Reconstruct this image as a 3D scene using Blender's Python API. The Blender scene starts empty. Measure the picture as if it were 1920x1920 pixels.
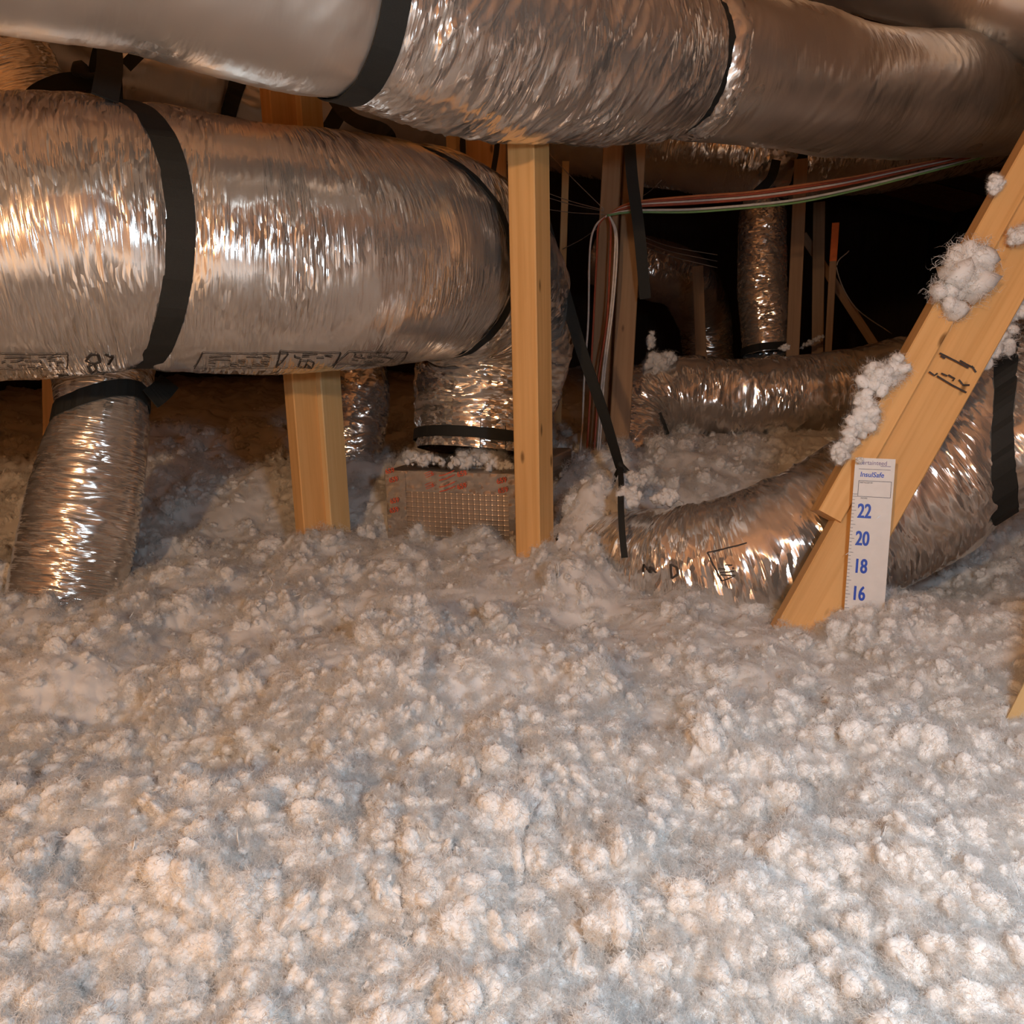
import bpy, math, random
import numpy as np
from mathutils import Vector, Matrix

# ------------------------------------------------------------------ camera, light, exposure
scn = bpy.context.scene
COL = scn.collection
FPX = 1450.0                      # focal length in pixels of the 1920 frame
CAM = Vector((0.0, 0.0, 0.48))
PITCH = math.radians(11.9)
ROLL = math.radians(1.3)
FWD = Vector((0, math.cos(PITCH), -math.sin(PITCH)))
_r0 = Vector((1, 0, 0)); _u0 = Vector((0, math.sin(PITCH), math.cos(PITCH)))
RGT = _r0 * math.cos(ROLL) - _u0 * math.sin(ROLL)
UPV = _u0 * math.cos(ROLL) + _r0 * math.sin(ROLL)

cd = bpy.data.cameras.new('camera')
cd.sensor_width = 36.0; cd.sensor_fit = 'HORIZONTAL'
cd.lens = 36.0 * FPX / 1920.0
cd.clip_start = 0.02; cd.clip_end = 60
cam = bpy.data.objects.new('camera', cd); COL.objects.link(cam)
M = Matrix((RGT, UPV, -FWD)).transposed().to_4x4(); M.translation = CAM
cam.matrix_world = M
scn.camera = cam

def P(px, py, d):
    """world point seen at pixel (px,py) at depth d"""
    return CAM + d * (FWD + RGT * ((px - 960) / FPX) + UPV * ((960 - py) / FPX))
def G(px, py, z=0.0):
    r = FWD + RGT * ((px - 960) / FPX) + UPV * ((960 - py) / FPX)
    t = (z - CAM.z) / r.z
    return CAM + t * r
def proj(v):
    q = Vector(v) - CAM; d = q.dot(FWD)
    return 960 + FPX * q.dot(RGT) / d, 960 - FPX * q.dot(UPV) / d, d

vs = scn.view_settings
vs.view_transform = 'Standard'; vs.look = 'None'; vs.gamma = 1.0; vs.use_curve_mapping = False
vs.exposure = -0.28
scn.cycles.max_bounces = 5; scn.cycles.diffuse_bounces = 4; scn.cycles.glossy_bounces = 3
scn.cycles.use_adaptive_sampling = True; scn.cycles.adaptive_threshold = 0.08; scn.cycles.adaptive_min_samples = 12
scn.cycles.transmission_bounces = 2; scn.cycles.caustics_reflective = False

w = bpy.data.worlds.new('attic_dark'); scn.world = w; w.use_nodes = True
w.node_tree.nodes['Background'].inputs[0].default_value = (1.0, 0.72, 0.48, 1)
w.node_tree.nodes['Background'].inputs[1].default_value = 0.006

def lamp(name, loc, power, col, rad):
    l = bpy.data.lights.new(name, 'POINT'); l.energy = power; l.color = col; l.shadow_soft_size = rad
    o = bpy.data.objects.new(name, l); COL.objects.link(o); o.location = loc
    return o
lamp('cool_work_light', (0.36, 0.10, 0.66), 26, (0.68, 0.86, 1.0), 0.06)
lamp('warm_work_light', (-0.70, -0.90, 1.00), 84, (1.0, 0.625, 0.345), 0.05)

rng = np.random.default_rng(7)
random.seed(7)

# ------------------------------------------------------------------ helpers
def tag(o, label=None, cat=None, group=None, kind=None):
    if label: o['label'] = label
    if cat: o['category'] = cat
    if group: o['group'] = group
    if kind: o['kind'] = kind
    return o
def empty(name, loc, label, cat, group=None):
    o = bpy.data.objects.new(name, None); COL.objects.link(o); o.location = loc
    o.empty_display_size = 0.05
    return tag(o, label, cat, group)
def link(name, me, mat=None, parent=None):
    o = bpy.data.objects.new(name, me); COL.objects.link(o)
    if mat is not None:
        me.materials.clear(); me.materials.append(mat)
    if parent is not None:
        o.parent = parent
        o.matrix_parent_inverse = Matrix.Translation(parent.location).inverted() if parent.type == 'EMPTY' else Matrix.Identity(4)
    return o
def np_mesh(name, V, F, smooth=True, uv=None):
    """V (n,3) float, F (m,k) int with k = 3 or 4; uv per-vertex (n,2)"""
    V = np.asarray(V, np.float32); F = np.asarray(F, np.int32)
    me = bpy.data.meshes.new(name)
    k = F.shape[1]
    me.vertices.add(len(V)); me.vertices.foreach_set('co', V.ravel())
    me.loops.add(F.size); me.loops.foreach_set('vertex_index', F.ravel())
    me.polygons.add(len(F))
    me.polygons.foreach_set('loop_start', np.arange(0, F.size, k, dtype=np.int32))
    me.polygons.foreach_set('loop_total', np.full(len(F), k, np.int32))
    me.polygons.foreach_set('use_smooth', np.full(len(F), smooth, bool))
    if uv is not None:
        ul = me.uv_layers.new(name='UVMap')
        ul.data.foreach_set('uv', np.asarray(uv, np.float32)[F.ravel()].ravel())
    me.update(calc_edges=True); me.validate()
    return me
def py_mesh(name, V, F, smooth=False):
    me = bpy.data.meshes.new(name); me.from_pydata([tuple(v) for v in V], [], F); me.update()
    if smooth:
        for p in me.polygons: p.use_smooth = True
    return me
def grid_faces(n, m, wrap=False):
    i = np.arange(n - 1)[:, None]; mm = m if wrap else m - 1
    j = np.arange(mm)[None, :]; j2 = (j + 1) % m
    a = i * m + j; b = i * m + j2; c = (i + 1) * m + j2; d = (i + 1) * m + j
    return np.stack([a, b, c, d], -1).reshape(-1, 4)
def sstep(a, b, x):
    t = np.clip((x - a) / (b - a), 0, 1); return t * t * (3 - 2 * t)

_perm = np.random.default_rng(3).permutation(256); _perm = np.concatenate([_perm, _perm])
_g3 = np.random.default_rng(4).normal(size=(256, 3)); _g3 /= np.linalg.norm(_g3, axis=1)[:, None]
_g3 = _g3.astype(np.float32)
def perlin(x, y, z=None):
    x = np.asarray(x, np.float32); y = np.asarray(y, np.float32)
    if z is None:
        xi = np.floor(x).astype(np.int32); yi = np.floor(y).astype(np.int32)
        xf = x - xi; yf = y - yi
        u = xf * xf * xf * (xf * (xf * 6 - 15) + 10); v = yf * yf * yf * (yf * (yf * 6 - 15) + 10)
        def gr(ix, iy, dx, dy):
            h = _perm[_perm[ix & 255] + (iy & 255)]
            g = _g3[h]; return g[..., 0] * dx + g[..., 1] * dy
        a = gr(xi, yi, xf, yf); b = gr(xi + 1, yi, xf - 1, yf)
        c = gr(xi, yi + 1, xf, yf - 1); d = gr(xi + 1, yi + 1, xf - 1, yf - 1)
        return 1.7 * ((a + (b - a) * u) * (1 - v) + (c + (d - c) * u) * v)
    z = np.asarray(z, np.float32)
    x, y, z = np.broadcast_arrays(x, y, z)
    xi = np.floor(x).astype(np.int32); yi = np.floor(y).astype(np.int32); zi = np.floor(z).astype(np.int32)
    xf = x - xi; yf = y - yi; zf = z - zi
    f = lambda t: t * t * t * (t * (t * 6 - 15) + 10)
    u, v, q = f(xf), f(yf), f(zf)
    def gr(ix, iy, iz, dx, dy, dz):
        h = _perm[_perm[_perm[ix & 255] + (iy & 255)] + (iz & 255)]
        g = _g3[h]; return g[..., 0] * dx + g[..., 1] * dy + g[..., 2] * dz
    def lay(dzi):
        a = gr(xi, yi, zi + dzi, xf, yf, zf - dzi); b = gr(xi + 1, yi, zi + dzi, xf - 1, yf, zf - dzi)
        c = gr(xi, yi + 1, zi + dzi, xf, yf - 1, zf - dzi); d = gr(xi + 1, yi + 1, zi + dzi, xf - 1, yf - 1, zf - dzi)
        return (a + (b - a) * u) * (1 - v) + (c + (d - c) * u) * v
    return 1.5 * (lay(0) * (1 - q) + lay(1) * q)

# ------------------------------------------------------------------ materials
class NT:
    def __init__(s, name):
        s.m = bpy.data.materials.new(name); s.m.use_nodes = True
        s.t = s.m.node_tree; s.b = s.t.nodes['Principled BSDF']
    def n(s, typ, **kw):
        x = s.t.nodes.new(typ)
        for k, v in kw.items():
            if k.startswith('i_'):
                x.inputs[k[2:].replace('_', ' ')].default_value = v
            else: setattr(x, k, v)
        return x
    def l(s, a, b): s.t.links.new(a, b)
    def ramp(s, stops, src):
        r = s.n('ShaderNodeValToRGB'); e = r.color_ramp.elements
        while len(e) < len(stops): e.new(0.5)
        for q, (p, c) in zip(e, stops): q.position = p; q.color = (*c, 1)
        s.l(src, r.inputs[0]); return r.outputs[0]
    def mapping(s, src, scale):
        mp = s.n('ShaderNodeMapping'); mp.inputs['Scale'].default_value = scale
        s.l(src, mp.inputs['Vector']); return mp.outputs[0]

def mat_foil(name, col=(0.90, 0.86, 0.81), rough=0.16, su=95, sv=14, bump=0.35, facet=0.35, metal=0.82, fu=170, fv=38):
    """thin metallised film: streaky pleats plus small flat facets that glint one by one"""
    k = NT(name); uv = k.n('ShaderNodeUVMap').outputs[0]
    b = k.b; b.inputs['Metallic'].default_value = metal
    n1 = k.n('ShaderNodeTexNoise', i_Scale=1.0, i_Detail=2.0, i_Roughness=0.6); n1.noise_dimensions = '2D'
    k.l(k.mapping(uv, (su, sv, 1)), n1.inputs['Vector'])
    nd = k.n('ShaderNodeTexNoise', i_Scale=11.0, i_Detail=1.0); nd.noise_dimensions = '2D'; k.l(uv, nd.inputs['Vector'])
    mx = k.n('ShaderNodeVectorMath', operation='MULTIPLY_ADD'); mx.inputs[1].default_value = (5.0, 2.5, 0)
    k.l(nd.outputs['Color'], mx.inputs[0]); k.l(k.mapping(uv, (fu, fv, 1)), mx.inputs[2])
    vo = k.n('ShaderNodeTexVoronoi', i_Scale=1.0); vo.voronoi_dimensions = '2D'; k.l(mx.outputs[0], vo.inputs['Vector'])
    msk = k.n('ShaderNodeTexNoise', i_Scale=6.0, i_Detail=1.0); msk.noise_dimensions = '2D'; k.l(uv, msk.inputs['Vector'])
    mr = k.n('ShaderNodeMapRange'); mr.inputs[1].default_value = .36; mr.inputs[2].default_value = .66
    mr.inputs[3].default_value = .18; mr.inputs[4].default_value = 1.0
    k.l(msk.outputs[0], mr.inputs[0])
    s1 = k.n('ShaderNodeMath', operation='MULTIPLY'); k.l(n1.outputs[0], s1.inputs[0]); k.l(mr.outputs[0], s1.inputs[1])
    b1 = k.n('ShaderNodeBump', i_Strength=bump, i_Distance=0.006); k.l(s1.outputs[0], b1.inputs['Height'])
    ce = k.n('ShaderNodeVectorMath', operation='SUBTRACT'); ce.inputs[1].default_value = (.5, .5, .5); k.l(vo.outputs['Color'], ce.inputs[0])
    fs = k.n('ShaderNodeMath', operation='MULTIPLY'); fs.inputs[1].default_value = facet; k.l(mr.outputs[0], fs.inputs[0])
    sc = k.n('ShaderNodeVectorMath', operation='SCALE'); k.l(ce.outputs[0], sc.inputs[0]); k.l(fs.outputs[0], sc.inputs['Scale'])
    ad = k.n('ShaderNodeVectorMath', operation='ADD'); k.l(b1.outputs[0], ad.inputs[0]); k.l(sc.outputs[0], ad.inputs[1])
    no = k.n('ShaderNodeVectorMath', operation='NORMALIZE'); k.l(ad.outputs[0], no.inputs[0]); k.l(no.outputs[0], b.inputs['Normal'])
    rr = k.n('ShaderNodeMapRange'); rr.inputs[3].default_value = rough * 1.5; rr.inputs[4].default_value = rough * .7
    k.l(msk.outputs[0], rr.inputs[0]); k.l(rr.outputs[0], b.inputs['Roughness'])
    c2 = tuple(x * .90 for x in col)
    k.l(k.ramp([(0.3, c2), (0.7, col)], nd.outputs[0]), b.inputs['Base Color'])
    return k.m

def mat_wood(name, light=(0.78, 0.50, 0.235), dark=(0.60, 0.335, 0.12), rough=0.62):
    k = NT(name); tc = k.n('ShaderNodeTexCoord').outputs['Object']
    wv = k.n('ShaderNodeTexNoise', i_Scale=1.0, i_Detail=3.0, i_Roughness=0.55)
    k.l(k.mapping(tc, (70, 70, 2.2)), wv.inputs['Vector'])
    big = k.n('ShaderNodeTexNoise', i_Scale=1.0, i_Detail=2.0); k.l(k.mapping(tc, (14, 14, 1.4)), big.inputs['Vector'])
    c1 = k.ramp([(0.36, dark), (0.56, light)], wv.outputs[0])
    c2 = k.ramp([(0.35, tuple(x * .86 for x in light)), (0.6, tuple(min(1, x * 1.08) for x in light))], big.outputs[0])
    mix = k.n('ShaderNodeMix', data_type='RGBA'); mix.inputs[0].default_value = 0.55
    k.l(c1, mix.inputs[6]); k.l(c2, mix.inputs[7])
    # small resin knots
    vo = k.n('ShaderNodeTexVoronoi', i_Scale=1.0); k.l(k.mapping(tc, (16, 16, 6.0)), vo.inputs['Vector'])
    kn = k.ramp([(0.05, (1, 1, 1)), (0.11, (0, 0, 0))], vo.outputs['Distance'])
    mix2 = k.n('ShaderNodeMix', data_type='RGBA'); k.l(kn, mix2.inputs[0])
    k.l(mix.outputs[2], mix2.inputs[6]); mix2.inputs[7].default_value = (*[x * .42 for x in dark], 1)
    k.l(mix2.outputs[2], k.b.inputs['Base Color']); k.b.inputs['Roughness'].default_value = rough
    bp = k.n('ShaderNodeBump', i_Strength=0.18, i_Distance=0.002); k.l(wv.outputs[0], bp.inputs['Height'])
    k.l(bp.outputs[0], k.b.inputs['Normal'])
    return k.m

def mat_plain(name, col, rough=0.6, var=0.12, scale=60, metal=0.0, bump=0.0):
    k = NT(name); tc = k.n('ShaderNodeTexCoord').outputs['Object']
    n = k.n('ShaderNodeTexNoise', i_Scale=scale, i_Detail=3.0); k.l(tc, n.inputs['Vector'])
    k.l(k.ramp([(0.3, tuple(x * (1 - var) for x in col)), (0.7, tuple(min(1, x * (1 + var)) for x in col))], n.outputs[0]), k.b.inputs['Base Color'])
    k.b.inputs['Roughness'].default_value = rough; k.b.inputs['Metallic'].default_value = metal
    if bump:
        bp = k.n('ShaderNodeBump', i_Strength=bump, i_Distance=0.001); k.l(n.outputs[0], bp.inputs['Height']); k.l(bp.outputs[0], k.b.inputs['Normal'])
    return k.m

def mat_fluff(name):
    k = NT(name); tc = k.n('ShaderNodeTexCoord').outputs['Object']
    n = k.n('ShaderNodeTexNoise', i_Scale=7.0, i_Detail=1.0, i_Roughness=0.65); k.l(tc, n.inputs['Vector'])
    c = k.ramp([(0.32, (0.77, 0.75, 0.725)), (0.62, (0.86, 0.85, 0.835))], n.outputs[0])
    k.l(c, k.b.inputs['Base Color'])
    k.b.inputs['Roughness'].default_value = 1.0; k.b.inputs['Specular IOR Level'].default_value = 0.0
    return k.m

def mat_fibre(name):
    k = NT(name); k.b.inputs['Base Color'].default_value = (.93, .915, .895, 1); k.b.inputs['Roughness'].default_value = 1.0
    k.b.inputs['Specular IOR Level'].default_value = 0.0
    tr = k.n('ShaderNodeBsdfTranslucent'); tr.inputs[0].default_value = (.93, .915, .895, 1)
    mx = k.n('ShaderNodeMixShader'); mx.inputs[0].default_value = .42
    k.l(k.b.outputs[0], mx.inputs[1]); k.l(tr.outputs[0], mx.inputs[2]); k.l(mx.outputs[0], k.t.nodes['Material Output'].inputs[0])
    return k.m
FIBRE = mat_fibre('white_fibre_fuzz')
FLUFF = mat_fluff('white_fibreglass_fluff')
FOIL = mat_foil('foil_jacket_pleated', rough=0.17, bump=.50, facet=.50, su=80, sv=5)
FOIL_SMOOTH = mat_foil('foil_jacket_taut', (.76, .71, .65), rough=0.30, bump=0.16, facet=.10, su=60, sv=9)
FOIL_CRUSH = mat_foil('foil_jacket_crumpled', rough=0.15, bump=0.55, facet=.75, su=60, sv=10, fu=110, fv=60)
FOIL_MAIN = mat_foil('foil_jacket_fine_ribs', rough=0.17, bump=0.60, facet=.42, su=140, sv=6, fu=230, fv=36)
WOOD = mat_wood('pine_lumber', (0.86, 0.50, 0.195), (0.68, 0.34, 0.10))
WOOD_PALE = mat_wood('pine_lumber_pale', (0.80, 0.57, 0.28), (0.66, 0.42, 0.17))
WOOD_OLD_DIM = mat_wood('aged_lumber_dimmed', (0.38, 0.235, 0.125), (0.27, 0.15, 0.07))  # aged grey-brown wood, colour lowered further for the wired post's distance and shadow
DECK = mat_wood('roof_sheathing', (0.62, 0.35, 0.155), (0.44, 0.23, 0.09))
SHADE_DARK = mat_wood('shade_darkened_sheathing', (0.10, 0.065, 0.04), (0.06, 0.038, 0.022))  # sheathing with the darkness of the unlit attic put into its colour
WEB = mat_plain('black_webbing', (0.016, 0.017, 0.015), 0.75, 0.35, 900, bump=0.4)
INK = mat_plain('black_ink', (0.045, 0.035, 0.03), 0.6, 0.2)
REDINK = mat_plain('red_tape_print', (0.78, 0.10, 0.04), 0.5, 0.1)
BLUEINK = mat_plain('blue_print', (0.012, 0.075, 0.55), 0.45, 0.08)
GREYINK = mat_plain('grey_print', (0.10, 0.10, 0.14), 0.5, 0.1)
MAUVEINK = mat_plain('mauve_print', (0.25, 0.19, 0.34), 0.5, 0.1)
CARD = mat_plain('white_card', (0.80, 0.78, 0.76), 0.5, 0.03)

# ------------------------------------------------------------------ basic solids
BOXF = [(0, 1, 3, 2), (4, 6, 7, 5), (0, 4, 5, 1), (2, 3, 7, 6), (0, 2, 6, 4), (1, 5, 7, 3)]
def lumber_mesh(name, sx, sy, L, bev=0.0025, cut=0.0):
    """board along local z from 0 to L, eased edges; cut slants the top end"""
    b = min(bev, sx * .2, sy * .2)
    ring = []
    hx, hy = sx / 2, sy / 2
    for x, y in ((-hx + b, -hy), (hx - b, -hy), (hx, -hy + b), (hx, hy - b), (hx - b, hy), (-hx + b, hy), (-hx, hy - b), (-hx, -hy + b)):
        ring.append((x, y))
    V = [(x, y, 0) for x, y in ring] + [(x, y, L + cut * x) for x, y in ring]
    F = [(i, (i + 1) % 8, 8 + (i + 1) % 8, 8 + i) for i in range(8)] + [tuple(range(7, -1, -1)), tuple(range(8, 16))]
    return py_mesh(name, V, F)
def orient(o, a, b, face=None):
    """put local z along a->b, local -y towards 'face' direction"""
    z = (b - a).normalized()
    f = face if face is not None else (CAM - a)
    y = -(f - z * f.dot(z)).normalized(); x = y.cross(z)
    Mx = Matrix((x, y, z)).transposed().to_4x4(); Mx.translation = a
    o.matrix_world = Mx
    return Mx

def board(name, a, b, sx, sy, mat, face=None, label=None, cat='post', group=None, yaw=0.0, parent=None, cut=0.0):
    L = (b - a).length
    me = lumber_mesh(name, sx, sy, L, cut=cut); me.materials.append(mat)
    o = bpy.data.objects.new(name, me); COL.objects.link(o)
    f = face if face is not None else (CAM - a)
    if yaw: f = Matrix.Rotation(yaw, 3, (b - a).normalized()) @ f
    Mx = orient(o, a, b, f)
    if parent is not None:
        o.parent = parent; o.matrix_parent_inverse = Matrix.Translation(parent.location).inverted()
        o.matrix_basis = Mx
    if label: tag(o, label, cat, group)
    return o

def ribbon_mesh(name, pts, w, t, wdir=None, ws=None, twist=None):
    """flat strap swept along pts; wdir = width direction (vector or None: horizontal-ish, facing camera)"""
    pts = [Vector(p) for p in pts]; n = len(pts)
    V = []; F = []
    for i, p in enumerate(pts):
        tg = (pts[min(i + 1, n - 1)] - pts[max(i - 1, 0)]).normalized()
        if wdir is None:
            wd = tg.cross((CAM - p).normalized())
        else: wd = Vector(wdir)
        if twist: wd = Matrix.Rotation(twist(i / (n - 1)), 3, tg) @ wd
        wd = (wd - tg * wd.dot(tg)).normalized(); nd = wd.cross(tg).normalized()
        ww = (ws(i / (n - 1)) if ws else w) / 2
        for s, q in ((-1, -1), (1, -1), (1, 1), (-1, 1)):
            V.append(p + wd * ww * s + nd * t / 2 * q)
    for i in range(n - 1):
        for j in range(4):
            k2 = (j + 1) % 4
            F.append((i * 4 + j, i * 4 + k2, i * 4 + 4 + k2, i * 4 + 4 + j))
    F.append((3, 2, 1, 0)); e = (n - 1) * 4; F.append((e, e + 1, e + 2, e + 3))
    return py_mesh(name, V, F)
def spline(pts, n=8):
    """Catmull-Rom through points (Vectors)"""
    pts = [Vector(p) for p in pts]
    if len(pts) < 3:
        return [pts[0].lerp(pts[-1], i / n) for i in range(n + 1)]
    q = [2 * pts[0] - pts[1]] + pts + [2 * pts[-1] - pts[-2]]
    out = []
    for i in range(1, len(q) - 2):
        for k in range(n):
            t = k / n; a, b, c, d = q[i - 1], q[i], q[i + 1], q[i + 2]
            out.append(0.5 * ((2 * b) + (c - a) * t + (2 * a - 5 * b + 4 * c - d) * t * t + (3 * b - a - 3 * c + d) * t ** 3))
    out.append(pts[-1]); return out
def rod_mesh(name, pts, r, ns=6):
    pts = [Vector(p) for p in pts]; n = len(pts); V = []; F = []
    ref = Vector((0, 0, 1)) if abs((pts[-1] - pts[0]).normalized().z) < .8 else Vector((0, 1, 0))
    for i, p in enumerate(pts):
        tg = (pts[min(i + 1, n - 1)] - pts[max(i - 1, 0)]).normalized()
        a = tg.cross(ref).normalized(); b = a.cross(tg)
        rr = r(i / (n - 1)) if callable(r) else r
        for k in range(ns):
            t = 2 * math.pi * k / ns; V.append(p + (a * math.cos(t) + b * math.sin(t)) * rr)
    for i in range(n - 1):
        for k in range(ns):
            k2 = (k + 1) % ns; F.append((i * ns + k, i * ns + k2, (i + 1) * ns + k2, (i + 1) * ns + k))
    F.append(tuple(range(ns))[::-1]); F.append(tuple((n - 1) * ns + k for k in range(ns)))
    return py_mesh(name, V, F, True)

# ------------------------------------------------------------------ insulation surface
def bumpf(x, y, c, r, h, r2=None):
    return h * np.exp(-(((x - c[0]) / r) ** 2 + ((y - c[1]) / (r2 or r)) ** 2))
g = lambda px, py: G(px, py)[:2]
BOX_A = P(722, 862, 2.10); BOX_A.z = .165
BOX_B = P(968, 880, 1.98); BOX_B.z = .165
_bu = (BOX_B - BOX_A); _bu.z = 0; BOX_W = _bu.length; _bu.normalize(); _bv = Vector((-_bu.y, _bu.x, 0))
def macro(x, y):
    z = 0.150 * sstep(1.95, 2.55, y) + 0.10 * sstep(2.9, 6.0, y)
    z -= 0.10 * sstep(0.55, 0.75, x) * sstep(1.45, 1.6, y) * (1 - sstep(2.0, 2.4, y))      # gully beside the low duct
    z += bumpf(x, y, g(280, 1640), .26, .055, .14)           # near mound on the left
    z -= bumpf(x, y, g(230, 1330), .30, .060, .16)           # hollow behind it
    z += bumpf(x, y, g(760, 1290), .30, .030, .12)
    z += bumpf(x, y, g(30, 1240), .22, .020, .12)
    z += bumpf(x, y, g(1250, 1420), .25, .022, .10)
    z += bumpf(x, y, g(880, 1010), .22, .030, .14)
    z += bumpf(x, y, g(1090, 1060), .10, .030, .10)
    z += bumpf(x, y, g(1640, 1170), .16, .016, .05)
    z += bumpf(x, y, g(590, 1010), .13, .035, .10)
    z -= bumpf(x, y, g(1750, 1340), .24, .030, .12)
    z += bumpf(x, y, g(1880, 1500), .15, .02, .10)
    z += bumpf(x, y, P(1140, 1000, 1.95)[:2], .11, .10, .12)
    z += bumpf(x, y, P(1080, 880, 2.2)[:2], .12, .06, .10)
    z += bumpf(x, y, (.30, 2.30), .16, .035, .12)
    z -= bumpf(x, y, (-.9, 2.9), .5, .05, .4)
    z -= bumpf(x, y, g(1610, 1150), .20, .024, .14)
    z += bumpf(x, y, P(1110, 1010, 1.95)[:2], .10, .06, .10)
    ba = (x - BOX_A.x) * _bu.x + (y - BOX_A.y) * _bu.y; bb = (x - BOX_A.x) * _bv.x + (y - BOX_A.y) * _bv.y
    on = sstep(.04, .08, ba) * (1 - sstep(BOX_W - .08, BOX_W - .04, ba)) * sstep(.04, .08, bb) * (1 - sstep(.55, .62, bb))
    z = np.where(on > 0, np.maximum(z, z + (.178 - z) * on), z)
    inside = (ba > -.02) & (ba < BOX_W + .02) & (bb > -.01) & (on < .5) & (bb < .6)      # loose fill stays clear of the box sides
    z = np.where(inside & (z > .10), .10, z)
    return z
def clumpmask(x, y):
    m = perlin(x * 4.2 + 31.7, y * 4.2 + 8.1) + .5 * perlin(x * 9 + 3, y * 9 + 70)
    near = 1 - sstep(.55, 1.05, y)
    return np.clip(.06 + sstep(-.25, .40, m - .30 * sstep(.85, 1.35, y)) + near * .8, 0.0, 1.0)
def surf(x, y, coarse=False):
    """full insulation surface point for parameter (x,y)"""
    z = macro(x, y)
    z = z + .034 * perlin(x * 3.1, y * 3.1) + .030 * perlin(x * 7.3 + 9, y * 7.3)
    if coarse: return x, y, z
    wx = x + .012 * perlin(x * 16 + 5, y * 16) + .005 * perlin(x * 60, y * 60 + 9)
    wy = y + .012 * perlin(x * 16, y * 16 + 50) + .005 * perlin(x * 60 + 31, y * 60)
    cm = clumpmask(x, y); a = .22 + .78 * cm
    sm = lambda v: np.sqrt(v * v + .006)                      # billow with softened creases
    b1 = sm(perlin(wx * 13, wy * 13)); b2 = sm(perlin(wx * 29 + 40, wy * 29))
    b3 = sm(perlin(wx * 66, wy * 66 + 21)); b4 = perlin(wx * 140, wy * 140); b5 = perlin(wx * 300 + 9, wy * 300)
    z = z + a * (.036 * b1 + .022 * b2 + .0120 * b3 + .0058 * b4 + .0026 * b5) + .012 * cm - .030
    k = .012 * a
    dx = k * perlin(x * 45 + 77, y * 45) + .006 * a * perlin(x * 120, y * 120 + 7) + .002 * perlin(x * 310, y * 310 + 7)
    dy = k * perlin(x * 45, y * 45 + 33) + .006 * a * perlin(x * 120 + 60, y * 120) + .002 * perlin(x * 310 + 44, y * 310)
    return x + dx, y + dy, z

# ------------------------------------------------------------------ room shell
def shell(name, V, F, mat):
    o = link(name, py_mesh(name, V, F), mat); o['kind'] = 'structure'; return o
def slab(name, x0, x1, y0, y1, z0, z1, mat):
    V = [(x, y, z) for x in (x0, x1) for y in (y0, y1) for z in (z0, z1)]
    return shell(name, V, BOXF, mat)
XL, XR, YB, YF = -4.2, 5.0, -2.3, 9.6
slab('floor', XL, XR, YB, YF, -.47, -.42, WOOD_OLD_DIM)
slab('wall_back', XL, XR, YB - .05, YB, -.42, 2.6, DECK)
slab('wall_front', XL, XR, YF, YF + .05, -.42, 2.6, SHADE_DARK)
slab('wall_left', XL - .05, XL, YB, YF, -.42, 2.6, SHADE_DARK)
slab('wall_right', XR, XR + .05, YB, YF, -.42, 2.6, SHADE_DARK)
# roof deck: ridge along y, two slopes
ridge_x, ridge_z, eave = 0.2, 3.1, 1.85
Vr = []
for y in (YB, YF):
    for (x, z) in ((XL, eave), (ridge_x, ridge_z), (XR, eave)):
        Vr += [(x, y, z), (x, y, z + .03)]
Fr = []
for s in (0, 1):
    a = s * 2; b = a + 2
    Fr += [(a, 6 + a, 6 + b, b), (a + 1, b + 1, 7 + b, 7 + a)]
Fr += [(0, 1, 7, 6), (4, 10, 11, 5), (0, 2, 3, 1), (2, 4, 5, 3), (6, 7, 9, 8), (8, 9, 11, 10)]
shell('ceiling', Vr, Fr, DECK)
for i, y in enumerate(np.arange(-1.9, 9.4, 1.22)):
    for s, xe in ((0, XL + .02), (1, XR - .02)):
        o = board('rafter', Vector((xe, y, eave - .06)), Vector((ridge_x, y, ridge_z - .06)), .038, .14, WOOD_OLD_DIM if y < 2 else SHADE_DARK, face=Vector((0, 0, -1)))  # farther rafters get the shade-darkened colour instead of the plain lumber
        o['kind'] = 'structure'

# ------------------------------------------------------------------ blown insulation
def build_insulation():
    # fine fan in front of the camera
    nr, na = 700, 620
    rr = .33 * np.exp(np.linspace(0, math.log(9.4 / .33), nr)); aa = np.linspace(-.86, .86, na)
    R, A = np.meshgrid(rr, aa, indexing='ij')
    X = (R + .55) * A; X = np.clip(X, XL + .02, XR - .02); Y = np.clip(R, None, YF - .03)
    x, y, z = surf(X, Y)
    V = np.stack([x, y, z], -1).reshape(-1, 3); F = grid_faces(nr, na)[:, ::-1]
    # wisps and loose tufts, densest near the camera
    Vs = [V]; Fq = [F]; off = len(V)
    o = link('blown_insulation', np_mesh('blown_insulation', V, F), FLUFF)
    tag(o, 'deep fluffy white blown fibreglass insulation covering the whole attic floor', 'insulation', kind='stuff')
    # coarse continuation around and behind the camera (same height field)
    n1 = 150
    gx, gy = np.meshgrid(np.linspace(XL + .01, XR - .01, n1), np.linspace(YB + .01, YF - .01, n1), indexing='ij')
    _, _, gz = surf(gx, gy, True)
    gz = gz - .075
    Vc = np.stack([gx, gy, gz], -1).reshape(-1, 3)
    c = link('insulation_bed', np_mesh('insulation_bed', Vc, grid_faces(n1, n1)), FLUFF, None)
    c.parent = o; c['kind'] = 'stuff'
    return o
INS = build_insulation()

ICO = None
def ico(sub):
    import bmesh
    bm = bmesh.new(); bmesh.ops.create_icosphere(bm, subdivisions=sub, radius=1.0)
    V = np.array([v.co[:] for v in bm.verts], np.float32); F = np.array([[v.index for v in f.verts] for f in bm.faces], np.int32)
    bm.free(); return V, F

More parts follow.
